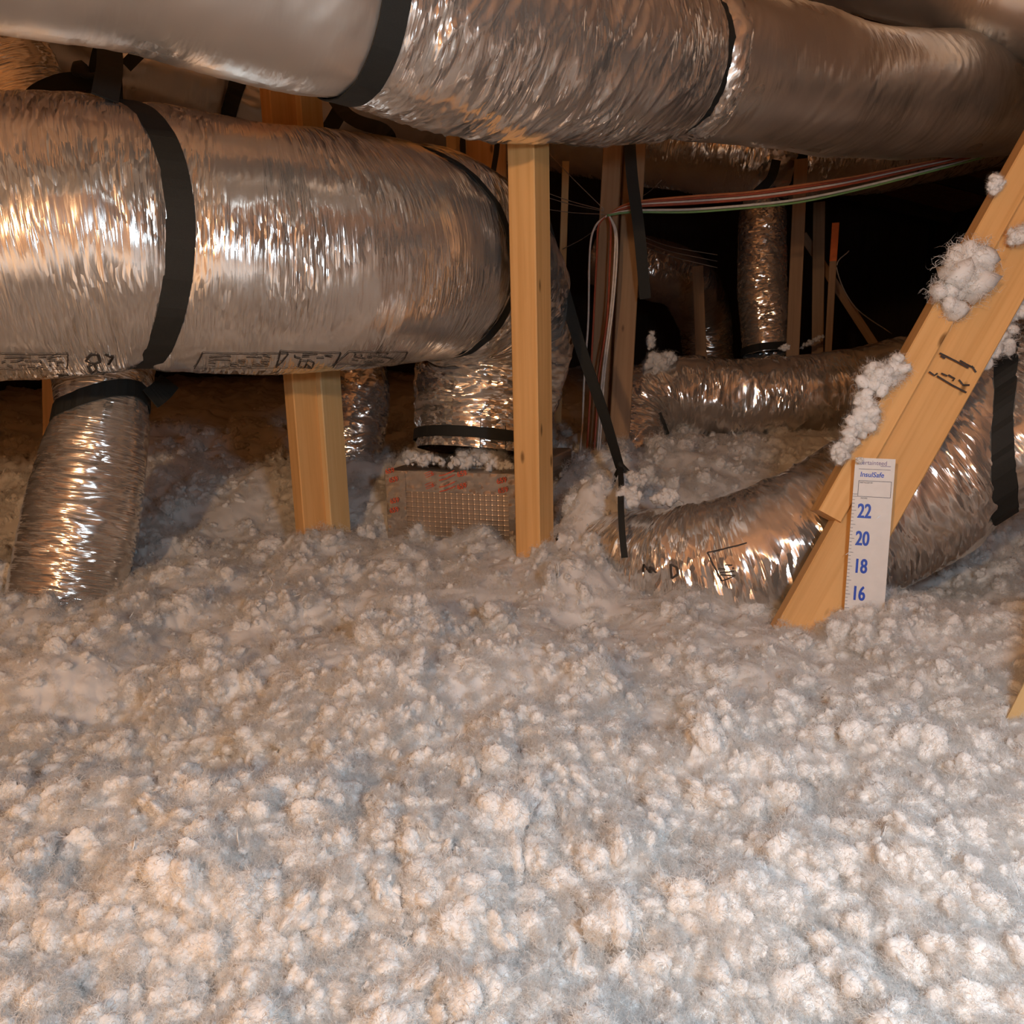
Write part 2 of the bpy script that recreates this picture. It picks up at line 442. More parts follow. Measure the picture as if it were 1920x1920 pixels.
def fan_samples(n, r0, r1, power=1.0):
    r = r0 * (r1 / r0) ** (rng.random(n) ** power)
    return (r + .45) * (rng.random(n) * 2 - 1) * .84, r

def scatter_tree():
    t = bpy.data.node_groups.new('scatter_fluff', 'GeometryNodeTree')
    t.interface.new_socket('Geometry', in_out='INPUT', socket_type='NodeSocketGeometry')
    t.interface.new_socket('Puff', in_out='INPUT', socket_type='NodeSocketObject')
    t.interface.new_socket('Geometry', in_out='OUTPUT', socket_type='NodeSocketGeometry')
    gi = t.nodes.new('NodeGroupInput'); go = t.nodes.new('NodeGroupOutput')
    ip = t.nodes.new('GeometryNodeInstanceOnPoints'); oi = t.nodes.new('GeometryNodeObjectInfo')
    ra = t.nodes.new('GeometryNodeInputNamedAttribute'); ra.data_type = 'FLOAT_VECTOR'; ra.inputs[0].default_value = 'rot'
    sa = t.nodes.new('GeometryNodeInputNamedAttribute'); sa.data_type = 'FLOAT_VECTOR'; sa.inputs[0].default_value = 'scl'
    er = t.nodes.new('FunctionNodeEulerToRotation')
    t.links.new(gi.outputs[0], ip.inputs['Points']); t.links.new(gi.outputs[1], oi.inputs[0])
    t.links.new(oi.outputs['Geometry'], ip.inputs['Instance'])
    t.links.new(ra.outputs[0], er.inputs[0]); t.links.new(er.outputs[0], ip.inputs['Rotation']); t.links.new(sa.outputs[0], ip.inputs['Scale'])
    t.links.new(ip.outputs[0], go.inputs[0])
    return t
SCATTER = scatter_tree()
def scatter(name, geo, n, r0, r1, smin, smax, lift=.2, power=1.0, base=.12, pw=2.0, aniso=.3, upright=False, grow=.40):
    V, F = geo[0], geo[1]
    me = np_mesh(name + '_source', V, F, True); me.materials.append(FLUFF)
    if len(geo) > 2:
        me.materials.append(FIBRE); mi = np.zeros(len(F), np.int32); mi[geo[2]:] = 1
        me.polygons.foreach_set('material_index', mi)
    src = bpy.data.objects.new(name + '_source', me)              # geometry source only, never linked to the scene
    x, y = fan_samples(n * 4, r0, r1, power)
    keep = rng.random(len(x)) < (base + clumpmask(x, y)) / (1 + base); x, y = x[keep][:n], y[keep][:n]; n = len(x)
    px, py, pz = surf(x, y)
    s_ = (smin + (smax - smin) * rng.random(n) ** pw) * np.clip(.62 + grow * y, .7, 1.7)
    pts = np.stack([px, py, pz + s_ * lift], -1)
    m = bpy.data.meshes.new(name); m.vertices.add(n); m.vertices.foreach_set('co', pts.astype(np.float32).ravel())
    rot = rng.random((n, 3)) * 6.283
    if upright: rot[:, :2] = rng.normal(size=(n, 2)) * .7
    at = m.attributes.new('rot', 'FLOAT_VECTOR', 'POINT'); at.data.foreach_set('vector', rot.astype(np.float32).ravel())
    sc = s_[:, None] * (1 + aniso * (rng.random((n, 3)) * 2 - 1))
    at = m.attributes.new('scl', 'FLOAT_VECTOR', 'POINT'); at.data.foreach_set('vector', sc.astype(np.float32).ravel())
    o = bpy.data.objects.new(name, m); COL.objects.link(o); m.materials.append(FLUFF)
    o.parent = INS; o['kind'] = 'stuff'
    md = o.modifiers.new('scatter', 'NODES'); md.node_group = SCATTER
    for it in SCATTER.interface.items_tree:
        if it.in_out == 'INPUT' and it.name == 'Puff': md[it.identifier] = src
    return o
def wisp_geo(seed, rings=7):
    """one curled, tapering tip of matted fibre, about 1 long, standing along z"""
    r = np.random.default_rng(seed); t = np.linspace(0, 1, rings); V = []; F = []
    a = r.random() * 6.3; cu = .35 + .75 * r.random()
    c = np.stack([cu * t ** 2 * math.cos(a) + .06 * np.sin(7 * t + a), cu * t ** 2 * math.sin(a) + .06 * np.cos(6 * t), t * (1 - .25 * cu * t)], -1)
    rad = .085 * (1 - t) ** .7 * (1 + .5 * r.normal(size=rings).clip(-1, 1)) + .012
    for i in range(rings):
        for k in range(5):
            an = 2 * math.pi * k / 5 + i * .5
            V.append(c[i] + rad[i] * (1 + .4 * r.normal()) * np.array([math.cos(an), math.sin(an), 0]))
    for i in range(rings - 1):
        for k in range(5):
            k2 = (k + 1) % 5; F += [(i * 5 + k, i * 5 + k2, i * 5 + 5 + k2), (i * 5 + k, i * 5 + 5 + k2, i * 5 + 5 + k)]
    return np.array(V), np.array(F)
def puff_geo(seed, sub=4, flat=.8, lobes=16, fibres=420, flen=.30, fw=.011):
    """cotton-like lump: a union of soft lobes, finely roughened, with a halo of short fine fibres"""
    r = np.random.default_rng(seed); V0, F0 = ico(sub)
    d = np.full(len(V0), .45)
    for k in range(lobes):
        c = r.normal(size=3); c *= (.30 + .38 * r.random()) / np.linalg.norm(c); R = .20 + .28 * r.random()
        bq = V0 @ c; disc = bq * bq - (c @ c) + R * R
        d = np.maximum(d, np.where(disc > 0, bq + np.sqrt(np.maximum(disc, 0)), 0))
    for f_, a_ in ((4, .10), (8, .08), (16, .06), (30, .035)):
        W = V0 * f_ + seed * 3.3; d = d * (1 + a_ * perlin(W[:, 0], W[:, 1], W[:, 2]))
    V = V0 * d[:, None]
    k = r.integers(0, len(V0), fibres)
    Vf, Ff = curly(r, V[k] * .96, V0[k], flen, fw)
    V = np.concatenate([V, Vf]); V[:, 2] *= flat
    return V, np.concatenate([F0, Ff + len(V0)]), len(F0)
def curly(r, p, nrm, flen, fw, segs=4, wild=.85):
    """short curled fibres rooted at p"""
    n = len(p); d0 = nrm + r.normal(size=(n, 3)) * wild; d0 /= np.linalg.norm(d0, axis=1)[:, None]
    L = flen * (.3 + .9 * r.random(n) ** 1.5); t = np.linspace(0, 1, segs + 1)
    e1 = np.cross(d0, r.normal(size=(n, 3))); e1 /= np.linalg.norm(e1, axis=1)[:, None]; e2 = np.cross(d0, e1)
    om = 3 + 4 * r.random(n); ph = r.random(n) * 6.3
    c = p[:, None] + L[:, None, None] * (d0[:, None] * t[None, :, None]
        + e1[:, None] * (.28 * (np.sin(om[:, None] * t + ph[:, None]) - np.sin(ph)[:, None]))[..., None]
        + e2[:, None] * (.28 * (np.cos(om[:, None] * t + ph[:, None]) - np.cos(ph)[:, None]))[..., None])
    side = np.cross(d0, r.normal(size=(n, 3))); side /= np.linalg.norm(side, axis=1)[:, None]
    w = fw * (.5 + r.random(n))[:, None] * np.linspace(1, .3, segs + 1)[None]
    Vf = np.stack([c - side[:, None] * w[..., None], c + side[:, None] * w[..., None]], 2).reshape(-1, 3)
    b_ = (np.arange(n) * (segs + 1) * 2)[:, None]; i = np.arange(segs)[None] * 2
    q = np.stack([b_ + i, b_ + i + 1, b_ + i + 3, b_ + i + 2], -1).reshape(-1, 4)
    return Vf, np.concatenate([q[:, [0, 1, 2]], q[:, [0, 2, 3]]])
def fuzz_geo(seed, n=500, flen=.35, fw=.009):
    r = np.random.default_rng(seed); a = r.random(n) * 6.283; q = np.sqrt(r.random(n))
    p = np.stack([q * np.cos(a), q * np.sin(a), .12 * r.normal(size=n)], -1)
    V, F = curly(r, p, np.tile([0, 0, .8], (n, 1)), flen, fw, wild=1.0)
    return V, F, 0
for k in range(5):
    scatter('fluff_puffs', puff_geo(20 + k, fibres=1500, flen=.44, fw=.0095), 2200, .40, 3.8, .008, .031, lift=-.16, aniso=.35, pw=1.9)
for k in range(3):
    scatter('fluff_crumbs', puff_geo(30 + k, 3, .9, 8, 350, .6, .020), 4700, .40, 4.5, .0030, .009, lift=.05, aniso=.40, base=.2)
for k in range(3):
    scatter('fluff_fuzz', fuzz_geo(40 + k, 420, .36, .0088), 7000, .40, 2.8, .012, .021, lift=-.02, upright=True, base=1.0, aniso=.2)
for k in range(2):
    scatter('fluff_fuzz', fuzz_geo(50 + k, 420, .36, .0088), 3700, .40, 1.10, .012, .022, lift=.12, upright=True, base=1.0, aniso=.2)
for k in range(6):
    scatter('fluff_wisps', wisp_geo(60 + k), 300, .40, 3.4, .007, .026, lift=-.08, upright=True, pw=3.0, base=.3)

# ------------------------------------------------------------------ flexible ducts
class Tube:
    def __init__(s, pts, wrinkle=.004, fs=22, skew=0.0, sag=.006, seed=0, pinches=(), squash=1.0):
        c = spline([p for p, r in pts], 40)
        rad = []
        for i in range(len(pts) - 1):
            for k in range(40): rad.append(pts[i][1] + (pts[i + 1][1] - pts[i][1]) * (k / 40))
        rad.append(pts[-1][1])
        C = np.array([v[:] for v in c]); seg = np.linalg.norm(np.diff(C, axis=0), axis=1)
        S = np.concatenate([[0], np.cumsum(seg)]); s.L = S[-1]
        n = max(80, int(s.L / .01)); s.S = np.linspace(0, s.L, n)
        s.C = np.stack([np.interp(s.S, S, C[:, k]) for k in range(3)], -1)
        s.R = np.interp(s.S, S, rad)
        ker = np.ones(9) / 9; s.R = np.convolve(np.pad(s.R, 4, 'edge'), ker, 'valid')
        T = np.gradient(s.C, axis=0); T /= np.linalg.norm(T, axis=1)[:, None]
        N = np.zeros_like(T); up = np.array([0, 0, 1.0]) if abs(T[0][2]) < .8 else np.array([0, -1.0, 0])
        v = up - T[0] * up.dot(T[0]); N[0] = v / np.linalg.norm(v)
        for i in range(1, n):
            v = N[i - 1] - T[i] * N[i - 1].dot(T[i]); N[i] = v / np.linalg.norm(v)
        s.T, s.N, s.B = T, N, np.cross(T, N)
        s.wr, s.fs, s.skew, s.sag, s.seed, s.pinches, s.squash = wrinkle, fs, skew, sag, seed, list(pinches), squash
    def at(s, arr, q): return np.stack([np.interp(q, s.S, arr[:, k]) for k in range(3)], -1)
    def s_near(s, px, py=None):
        best = None
        for i, c in enumerate(s.C):
            x, y, d = proj(c)
            e = abs(x - px) + (abs(y - py) if py is not None else 0)
            if d > 0 and (best is None or e < best[0]): best = (e, s.S[i])
        return best[1]
    def th_near(s, q, px, py):
        best = None
        for t in np.linspace(-math.pi, math.pi, 361):
            p = s.surf(np.array([q]), np.array([t]))[0]
            if (Vector(p) - CAM).dot(Vector(p - s.at(s.C, np.array([q]))[0])) > 0: continue
            x, y, d = proj(p); e = math.hypot(x - px, y - py)
            if best is None or e < best[0]: best = (e, t)
        return best[1] if best else 0.0
    def disp(s, q, th):
        ct, st = np.cos(th), np.sin(th); o = s.seed * 13.7
        qs = q + s.skew * ct
        big = s.sag * perlin(q * 4 + o, ct * 1.1 + o, st * 1.1)
        r1 = 1 - np.abs(perlin(qs * s.fs + o + 1.2 * perlin(q * 6 + o, ct * 1.5, st * 1.5 + 4), ct * .8 + 3, st * .8 + o))
        r2 = 1 - np.abs(perlin(qs * s.fs * 2.6 + o, ct * 1.6 + 9, st * 1.6 + o))
        amp = .35 + .9 * np.clip(perlin(q * 5 + o, ct * 1.4 + 20, st * 1.4) + .35, 0, 1.2)
        d = big + s.wr * amp * ((r1 ** 3 - .35) + .45 * (r2 ** 3 - .35))
        for (sp, w_, dep, tc, ts) in s.pinches:
            sp = sp + tc * ct + ts * st
            e = np.exp(-((q - sp) / w_) ** 2)
            d = d - dep * e
            # puckers radiating from the pinch
            e2 = np.exp(-((q - sp) / (w_ * 2.2)) ** 2)
            d = d + e2 * dep * .22 * perlin(q * 18 + o, ct * 6.5, st * 6.5)
        return d
    def surf(s, q, th, off=0.0):
        C, N, B = s.at(s.C, q), s.at(s.N, q), s.at(s.B, q)
        r = np.interp(q, s.S, s.R) + s.disp(q, th) + off
        return C + N * (r * np.cos(th) * s.squash)[..., None] + B * (r * np.sin(th))[..., None]
    def mesh(s, name, s0=0.0, s1=None, ds=.006, nt=128, cap=True):
        s1 = s.L if s1 is None else s1
        n = max(8, int((s1 - s0) / ds)); q = np.linspace(s0, s1, n); th = np.linspace(-math.pi, math.pi, nt + 1)
        Q, TH = np.meshgrid(q, th, indexing='ij')
        V = s.surf(Q.ravel(), TH.ravel())
        uv = np.stack([Q.ravel(), (TH * np.mean(s.R)).ravel()], -1)
        return np_mesh(name, V, grid_faces(n, nt + 1)[:, ::-1], True, uv)
    def band(s, name, q0, width, t0=-math.pi, t1=math.pi, thick=.0025, off=.002, tc=0.0, ts=0.0, nt=90, fold=0.0):
        """strap hugging the tube"""
        th = np.linspace(t0, t1, nt); V = []; closed = abs((t1 - t0) - 2 * math.pi) < 1e-3
        prof = [(-.5, 0), (.5, 0), (.5, 1), (-.5, 1)]
        rows = []
        for (a, b) in prof:
            qc = q0 + tc * np.cos(th) + ts * np.sin(th)
            base = s.surf(qc, th, off + b * thick)
            # width runs along the tube axis; keep the band straight across
            rows.append(base + s.at(s.T, qc) * (a * width * (1 + fold * np.sin(th * 3 + 1)))[:, None])
        V = np.stack(rows, 1).reshape(-1, 3)
        F = []
        for i in range(nt - 1):
            for j in range(4):
                k2 = (j + 1) % 4; F.append((i * 4 + j, i * 4 + k2, i * 4 + 4 + k2, i * 4 + 4 + j))
        F = F + [(3, 2, 1, 0), ((nt - 1) * 4, (nt - 1) * 4 + 1, (nt - 1) * 4 + 2, (nt - 1) * 4 + 3)]
        return py_mesh(name, V, F)
    def point(s, q, th, off=0.0): return Vector(s.surf(np.array([q]), np.array([th]), off)[0])
    def lines(s, polys, wid, off=.0012):
        """ink strokes printed on the jacket; polys = list of [(q,th),...]"""
        V = []; F = []
        for pl in polys:
            for (a, b) in zip(pl[:-1], pl[1:]):
                m = max(2, int(math.hypot(b[0] - a[0], (b[1] - a[1]) * .25) / .006) + 1)
                qs = np.linspace(a[0], b[0], m); ts = np.linspace(a[1], b[1], m)
                r = np.interp(qs, s.S, s.R)
                dq = b[0] - a[0]; dt = (b[1] - a[1]) * float(np.mean(r)); l = math.hypot(dq, dt) or 1
                nq, ntt = -dt / l * wid / 2, dq / l * wid / 2
                i0 = len(V)
                for sg in (-1, 1):
                    V += list(s.surf(qs + nq * sg, ts + ntt * sg / r, off))
                for k in range(m - 1): F.append((i0 + k, i0 + k + 1, i0 + m + k + 1, i0 + m + k))
        return py_mesh('print', V, F)

def PR(*rows): return [(P(a, b, d), r) for (a, b, d, r) in rows]
def EXT(pts, a=0.0, b=0.0):
    """let a duct run on past the frame at its start (a metres) and end (b metres)"""
    if a: pts = [(pts[0][0] + (pts[0][0] - pts[1][0]).normalized() * a, pts[0][1])] + pts
    if b: pts = pts + [(pts[-1][0] + (pts[-1][0] - pts[-2][0]).normalized() * b, pts[-1][1])]
    return pts
def duct(name, tube, label, parts, group='foil flexible ducts'):
    e = empty(name, Vector(tube.C[len(tube.C) // 2]) , label, 'duct', group)
    out = []
    for nm, s0, s1, mat, ds in parts:
        out.append(link(nm, tube.mesh(nm, s0, s1, ds), mat, e))
    return e, out

# --- large main duct on the left, ending in an elbow down onto the box
tA = Tube(EXT(PR((-420, 440, 1.343, 0.2550), (-150, 448, 1.411, 0.2576), (0, 450, 1.470, 0.2584), (250, 450, 1.556, 0.2584), (500, 476, 1.666, 0.2520), (650, 480, 1.763, 0.2550), (790, 480, 1.929, 0.2584), (890, 535, 2.134, 0.2502), (925, 630, 2.256, 0.2303), (915, 740, 2.299, 0.2137), (905, 850, 2.299, 0.1900)), 0.8, 0),
          wrinkle=.0026, fs=30, sag=.010, seed=1)
sa1, sa2 = tA.s_near(232, 450), tA.s_near(815, 480)
tA.pinches = [(sa1, .035, .012, 0, .10), (sa2 - .03, .035, .016, -.09, .02)]
eA, pa = duct('main_duct', tA, 'largest foil flexible duct, running along the left and bending down onto the box',
              [('jacket', 0, sa2 + .01, FOIL_MAIN, .006)])
tE = tA
class _E: pass
_old = (tA.wr, tA.fs)
tA.wr, tA.fs = .010, 15
o = link('elbow_jacket', tA.mesh('elbow_jacket', sa2 + .01, None, .006), FOIL_CRUSH, eA)
o['label'] = 'crumpled foil elbow bending down'
tA.wr, tA.fs = _old

def strap(name, loc, label, group='black hanging straps'):
    return empty(name, loc, label, 'strap', group)
def addpart(e, nm, me, mat=WEB): return link(nm, me, mat, e)

s_a = strap('duct_strap', tA.point(sa1, 0), 'wide black strap looped around the large left duct')
addpart(s_a, 'loop', tA.band('loop', sa1, .048, off=.003, ts=.10))
hook = P(205, 78, 1.50)
top_n = tA.point(sa1, 0.25, .006); top_f = tA.point(sa1, -.35, .006)
# near tail leaves the jacket in front, far tail behind
bsel = [tA.point(sa1, t, .005) for t in (-.55, .55)]
bsel.sort(key=lambda v: v.y)
addpart(s_a, 'tail', ribbon_mesh('tail', spline([bsel[0], bsel[0].lerp(hook, .5) + Vector((.01, -.01, 0)), hook], 6), .044, .003))
addpart(s_a, 'tail', ribbon_mesh('tail', spline([bsel[1], bsel[1].lerp(hook, .5), hook], 6), .040, .003))
addpart(s_a, 'tail', ribbon_mesh('tail', spline([hook, hook + Vector((-.01, .05, .25)), hook + Vector((0, .1, .9))], 6), .040, .003))

s_b = strap('duct_strap', tA.point(sa2, 0), 'narrow black strap around the right end of the large left duct')
addpart(s_b, 'loop', tA.band('loop', sa2 - .03, .026, off=.003, tc=-.09, ts=.02))
tb = tA.point(sa2 - .12, 0, .004)
addpart(s_b, 'tail', ribbon_mesh('tail', spline([tb, P(720, 245, 1.78), P(640, 205, 1.85), P(560, 60, 2.0)], 6), .03, .003))

# --- upper duct crossing the whole top of the picture
tB = Tube(EXT(PR((-700, -440, 0.784, 0.1800), (-200, -300, 0.896, 0.1800), (160, -200, 1.016, 0.1792), (430, -100, 1.136, 0.1776), (660, -18, 1.256, 0.1744), (820, 35, 1.360, 0.1776), (1000, 75, 1.496, 0.1776), (1150, 100, 1.648, 0.1760), (1275, 118, 1.808, 0.1696), (1420, 139, 1.936, 0.1650), (1650, 176, 2.200, 0.1670), (1900, 182, 2.520, 0.1744), (2200, 180, 2.880, 0.1760)), 0.6, 0.8),
          wrinkle=.0034, fs=26, skew=-.10, sag=.010, seed=2)
sb1, sb2 = tB.s_near(655, -18), tB.s_near(1268, 118)
tB.pinches = [(sb1, .05, .010, 0, 0), (sb2, .028, .022, 0, 0)]
eB = empty('upper_duct', Vector(tB.C[len(tB.C) // 2]), 'long foil duct crossing the top of the attic in front of the rafters', 'duct', 'foil flexible ducts')
sv = tB.wr
tB.wr = .0012; o = link('jacket', tB.mesh('jacket', 0, sb1, .008), FOIL_SMOOTH, eB); o['label'] = 'smooth taut greyish jacket section'
tB.wr = .0085; o = link('jacket', tB.mesh('jacket', sb1, sb2, .005, 150), FOIL, eB); o['label'] = 'pleated shiny foil jacket section'
tB.wr = .0020; o = link('jacket', tB.mesh('jacket', sb2, None, .008), FOIL_SMOOTH, eB); o['label'] = 'dull brown jacket section with a few pleats'
tB.wr = .007; o = link('foil_tape', tB.mesh('foil_tape', sb2 + .012, sb2 + .075, .004), FOIL_CRUSH, eB)
for v in o.data.vertices:
    pass
tB.wr = sv
s_c = strap('duct_strap', tB.point(sb1, 0), 'wide black strap under the near end of the upper duct')
addpart(s_c, 'loop', tB.band('loop', sb1, .046, off=.004))
addpart(s_c, 'tail', ribbon_mesh('tail', [tB.point(sb1, 0, .005), tB.point(sb1, 0, .4)], .046, .003, wdir=(1, .6, 0)))
s_d = strap('duct_strap', tB.point(sb2, 0), 'black strap squeezing the middle of the upper duct beside crumpled tape')
addpart(s_d, 'loop', tB.band('loop', sb2, .030, off=.004))
addpart(s_d, 'tail', ribbon_mesh('tail', [tB.point(sb2, 0, .005), tB.point(sb2, 0, .4)], .036, .003, wdir=(1, .6, 0)))

# --- duct in the top right corner
tC = Tube(EXT(PR((1200, -225, 2.55, .20), (1540, -145, 2.4, .20), (1740, -98, 2.3, .20), (1940, -50, 2.2, .20), (2250, 20, 2.0, .20)), 0.8, 0.5), wrinkle=.0012, sag=.008, seed=3)
duct('corner_duct', tC, 'pale foil duct cutting across the top right corner', [('jacket', 0, None, FOIL_SMOOTH, .01)])

# --- duct behind and below the upper duct
tD = Tube(EXT(PR((1020, 225, 4.0, .235), (1200, 250, 3.9, .235), (1400, 280, 3.8, .235), (1480, 282, 3.8, .225), (1640, 268, 3.9, .235), (1950, 210, 4.2, .235)), 0.6, 0.8), wrinkle=.008, fs=14, sag=.012, seed=4)
sd = tD.s_near(1462, 281); tD.pinches = [(sd, .05, .02, 0, 0)]
duct('rear_duct', tD, 'dim brown foil duct slung behind and below the upper duct', [('jacket', 0, None, FOIL, .008)])
s_l = strap('duct_strap', tD.point(sd, 0), 'black strap with split end around the dim rear duct')
addpart(s_l, 'loop', tD.band('loop', sd, .055, off=.003))
addpart(s_l, 'tail', ribbon_mesh('tail', spline([P(1456, 300, 3.54), P(1445, 335, 3.55), P(1418, 362, 3.6)], 5), .042, .003))

# --- vertical duct in the dark
tV = Tube(PR((1432, 380, 3.8, .085), (1430, 400, 3.8, .112), (1428, 520, 3.8, .116), (1434, 600, 3.8, .118), (1438, 665, 3.8, .112)), wrinkle=.005, fs=30, sag=.005, seed=5)
eV, _ = duct('vertical_duct', tV, 'upright foil duct standing in the dark behind the wire bundle', [('jacket', 0, None, FOIL_CRUSH, .006)])
addpart(eV, 'clamp_band', tV.band('clamp_band', tV.L - .02, .035, off=.006), WEB)

# --- middle right duct lying behind
tF = Tube(EXT(PR((1165, 900, 2.90, .135), (1180, 830, 2.92, .14), (1198, 765, 2.98, .145), (1270, 745, 3.02, .152), (1400, 748, 3.02, .156), (1550, 738, 3.02, .158), (1700, 708, 3.05, .158), (2050, 620, 3.15, .158)), 0, 0.8),
          wrinkle=.009, fs=16, sag=.010, seed=6)
duct('resting_duct', tF, 'foil duct lying on the insulation behind the leaning brace', [('jacket', 0, None, FOIL, .006)])
e = link('black_tape', ribbon_mesh('black_tape', [P(1232, 776, 2.84), P(1240, 795, 2.835), P(1248, 816, 2.85)], .032, .003), WEB)
tag(e, 'black tape end stuck on the elbow of the resting duct', 'tape')

# --- low duct sweeping out of the insulation to the right
tG = Tube(EXT(PR((1060, 1050, 2.050, 0.1144), (1130, 1062, 1.950, 0.1404), (1200, 1075, 1.850, 0.1560), (1300, 1085, 1.760, 0.1664), (1430, 1055, 1.710, 0.1685), (1580, 985, 1.710, 0.1716), (1740, 895, 1.690, 0.1726), (1885, 800, 1.650, 0.1685), (2060, 690, 1.610, 0.1747), (2300, 560, 1.570, 0.1747)), 0, 0.7),
          wrinkle=.0065, fs=22, sag=.010, seed=8)
sg = tG.s_near(1885, 800); tG.pinches = [(sg, .05, .022, .10, -.08)]
eG, _ = duct('low_duct', tG, 'shiny foil duct rising out of the insulation behind the depth gauge', [('jacket', 0, None, FOIL, .005)])
s_k = strap('duct_strap', tG.point(sg, 0), 'black strap around the low duct at the right edge')
addpart(s_k, 'loop', tG.band('loop', sg, .052, off=.004, fold=.12, tc=.10, ts=-.08))

# --- small branch duct lower left
tH = Tube(PR((205, 600, 1.86, .115), (195, 690, 1.84, .112), (192, 760, 1.815, .100), (180, 830, 1.80, .108), (160, 950, 1.775, .120), (138, 1060, 1.75, .120), (120, 1150, 1.73, .118)),
          wrinkle=.0040, fs=36, sag=.006, seed=9)
sh = tH.s_near(190, 772); tH.pinches = [(sh, .03, .010, 0, .035)]
duct('branch_duct', tH, 'short foil branch duct dropping into the insulation at lower left', [('jacket', 0, None, FOIL_MAIN, .004)])
s_e = strap('duct_strap', tH.point(sh, 0), 'black strap slanting around the short branch duct')
addpart(s_e, 'loop', tH.band('loop', sh, .040, off=.004, ts=.035))
addpart(s_e, 'tail', ribbon_mesh('tail', spline([P(282, 748, 1.80), P(300, 735, 1.83), P(318, 715, 1.87)], 4), .05, .003))

# --- short upright duct behind the left post
tI = Tube(PR((655, 600, 2.75, .10), (672, 690, 2.72, .095), (676, 750, 2.70, .10), (662, 850, 2.68, .10), (655, 930, 2.66, .10)), wrinkle=.006, fs=24, sag=.006, seed=10)
duct('riser_duct', tI, 'short upright foil duct behind the left post', [('jacket', 0, None, FOIL_CRUSH, .006)])

# --- ducts at the top left, behind
tJ = Tube(EXT(PR((-150, -110, 2.25, .155), (60, 0, 2.3, .155), (250, 90, 2.38, .155), (420, 150, 2.48, .150), (480, 175, 2.52, .14), (620, 200, 2.65, .15), (820, 220, 2.9, .15)), 0.8, 0), wrinkle=.004, fs=18, sag=.010, seed=11)
sj = tJ.s_near(452, 165); tJ.pinches = [(sj, .04, .02, 0, 0)]
duct('far_duct', tJ, 'brownish foil duct behind the strap hook at upper left', [('jacket', 0, None, FOIL_SMOOTH, .008)])
s_g = strap('duct_strap', tJ.point(sj, 0), 'black strap around the brownish duct beside the left post top')
addpart(s_g, 'loop', tJ.band('loop', sj, .06, off=.004))
tK = Tube(EXT(PR((-260, -160, 1.95, .13), (-120, -30, 2.0, .13), (-20, 85, 2.05, .13), (40, 190, 2.1, .13), (80, 300, 2.15, .13)), 0.6, 0), wrinkle=.003, fs=26, sag=.006, seed=12)
duct('edge_duct', tK, 'orange lit foil duct at the top left corner', [('jacket', 0, None, FOIL_MAIN, .006)])
s_f = strap('hanging_strap', P(150, 150, 1.95), 'black strap with frayed knot looping over the large left duct')
addpart(s_f, 'loop', ribbon_mesh('loop', spline([P(35, 190, 1.9), P(70, 168, 1.9), P(120, 155, 1.92), P(175, 150, 1.95)], 6), .040, .003, ws=lambda t: .012 + .03 * min(1, t * 1.6)))
addpart(s_f, 'tail', ribbon_mesh('tail', spline([P(178, 192, 1.97), P(180, 150, 1.95), P(190, 100, 1.92), P(203, 78, 1.9)], 5), .040, .003))
addpart(s_f, 'knot', rod_mesh('knot', spline([P(142, 135, 1.92), P(152, 128, 1.9), P(165, 142, 1.9), P(185, 140, 1.9), P(200, 152, 1.9), P(210, 165, 1.92)], 4), lambda t: .012 + .006 * math.sin(t * 9), 8))
s_f2 = strap('hanging_strap', P(250, 110, 2.0), 'short black strap end beside the hook of the large duct')
addpart(s_f2, 'tail', ribbon_mesh('tail', [P(236, 124, 2.0), P(268, 92, 2.02), P(300, 40, 2.1)], .030, .003))
s_h = strap('hanging_strap', P(615, 240, 2.35), 'dark strap slanting behind the large duct next to the left post top')
addpart(s_h, 'tail', ribbon_mesh('tail', spline([P(600, 268, 2.3), P(620, 238, 2.3), P(642, 200, 2.3)], 4), .045, .003))

# --- dark elbow far back
tL = Tube(PR((1120, 480, 5.6, .20), (1220, 505, 5.5, .21), (1285, 530, 5.6, .21), (1320, 600, 5.9, .20), (1330, 720, 6.0, .19)), wrinkle=.008, fs=12, sag=.010, seed=13)
duct('shadowed_duct', tL, 'dark foil duct bend lost in the shadows behind the wired post', [('jacket', 0, None, FOIL, .008)])

# --- print on the jackets
JACKET = {eA.name: pa[0], eG.name: [c for c in eG.children if c.name.startswith('jacket')][0]}
def mark_ring(q0, q1, t0, t1): return [(q0, t0), (q1, t0), (q1, t1), (q0, t1), (q0, t0)]
def pr_pt(tube, px, py):
    best = None
    for q in np.linspace(0, tube.L, 160):
        pass
    return None
def tube_pick(tube, pts, qn=220):
    """(q,th) on the visible side of the tube under each pixel"""
    q = np.linspace(0, tube.L, qn); th = np.linspace(-math.pi, math.pi, 241)
    Q, T = np.meshgrid(q, th, indexing='ij'); V = tube.surf(Q.ravel(), T.ravel())
    C = tube.at(tube.C, Q.ravel()); rel = V - np.array(CAM[:])
    d = rel @ np.array(FWD[:]); x = 960 + FPX * (rel @ np.array(RGT[:])) / d; y = 960 - FPX * (rel @ np.array(UPV[:])) / d
    vis = ((rel * (V - C)).sum(1) < 0) & (d > 0)
    out = []
    for (a, b) in pts:
        e = np.hypot(x - a, y - b) + np.where(vis, 0, 1e6); i = int(np.argmin(e))
        out.append((float(Q.ravel()[i]), float(T.ravel()[i])))
    return out
def print_part(tube, parent, polys_px, wid, label=None, nm='printed_label', mat=INK):
    flat = [p for pl in polys_px for p in pl]; pk = tube_pick(tube, flat); i = 0; polys = []
    for pl in polys_px:
        polys.append(pk[i:i + len(pl)]); i += len(pl)
    o = link(nm, tube.lines(polys, wid, off=.0016), mat, JACKET[parent.name])
    if label: o['label'] = label
    if label and label.startswith('rows'): o['kind'] = 'stuff'
    return o
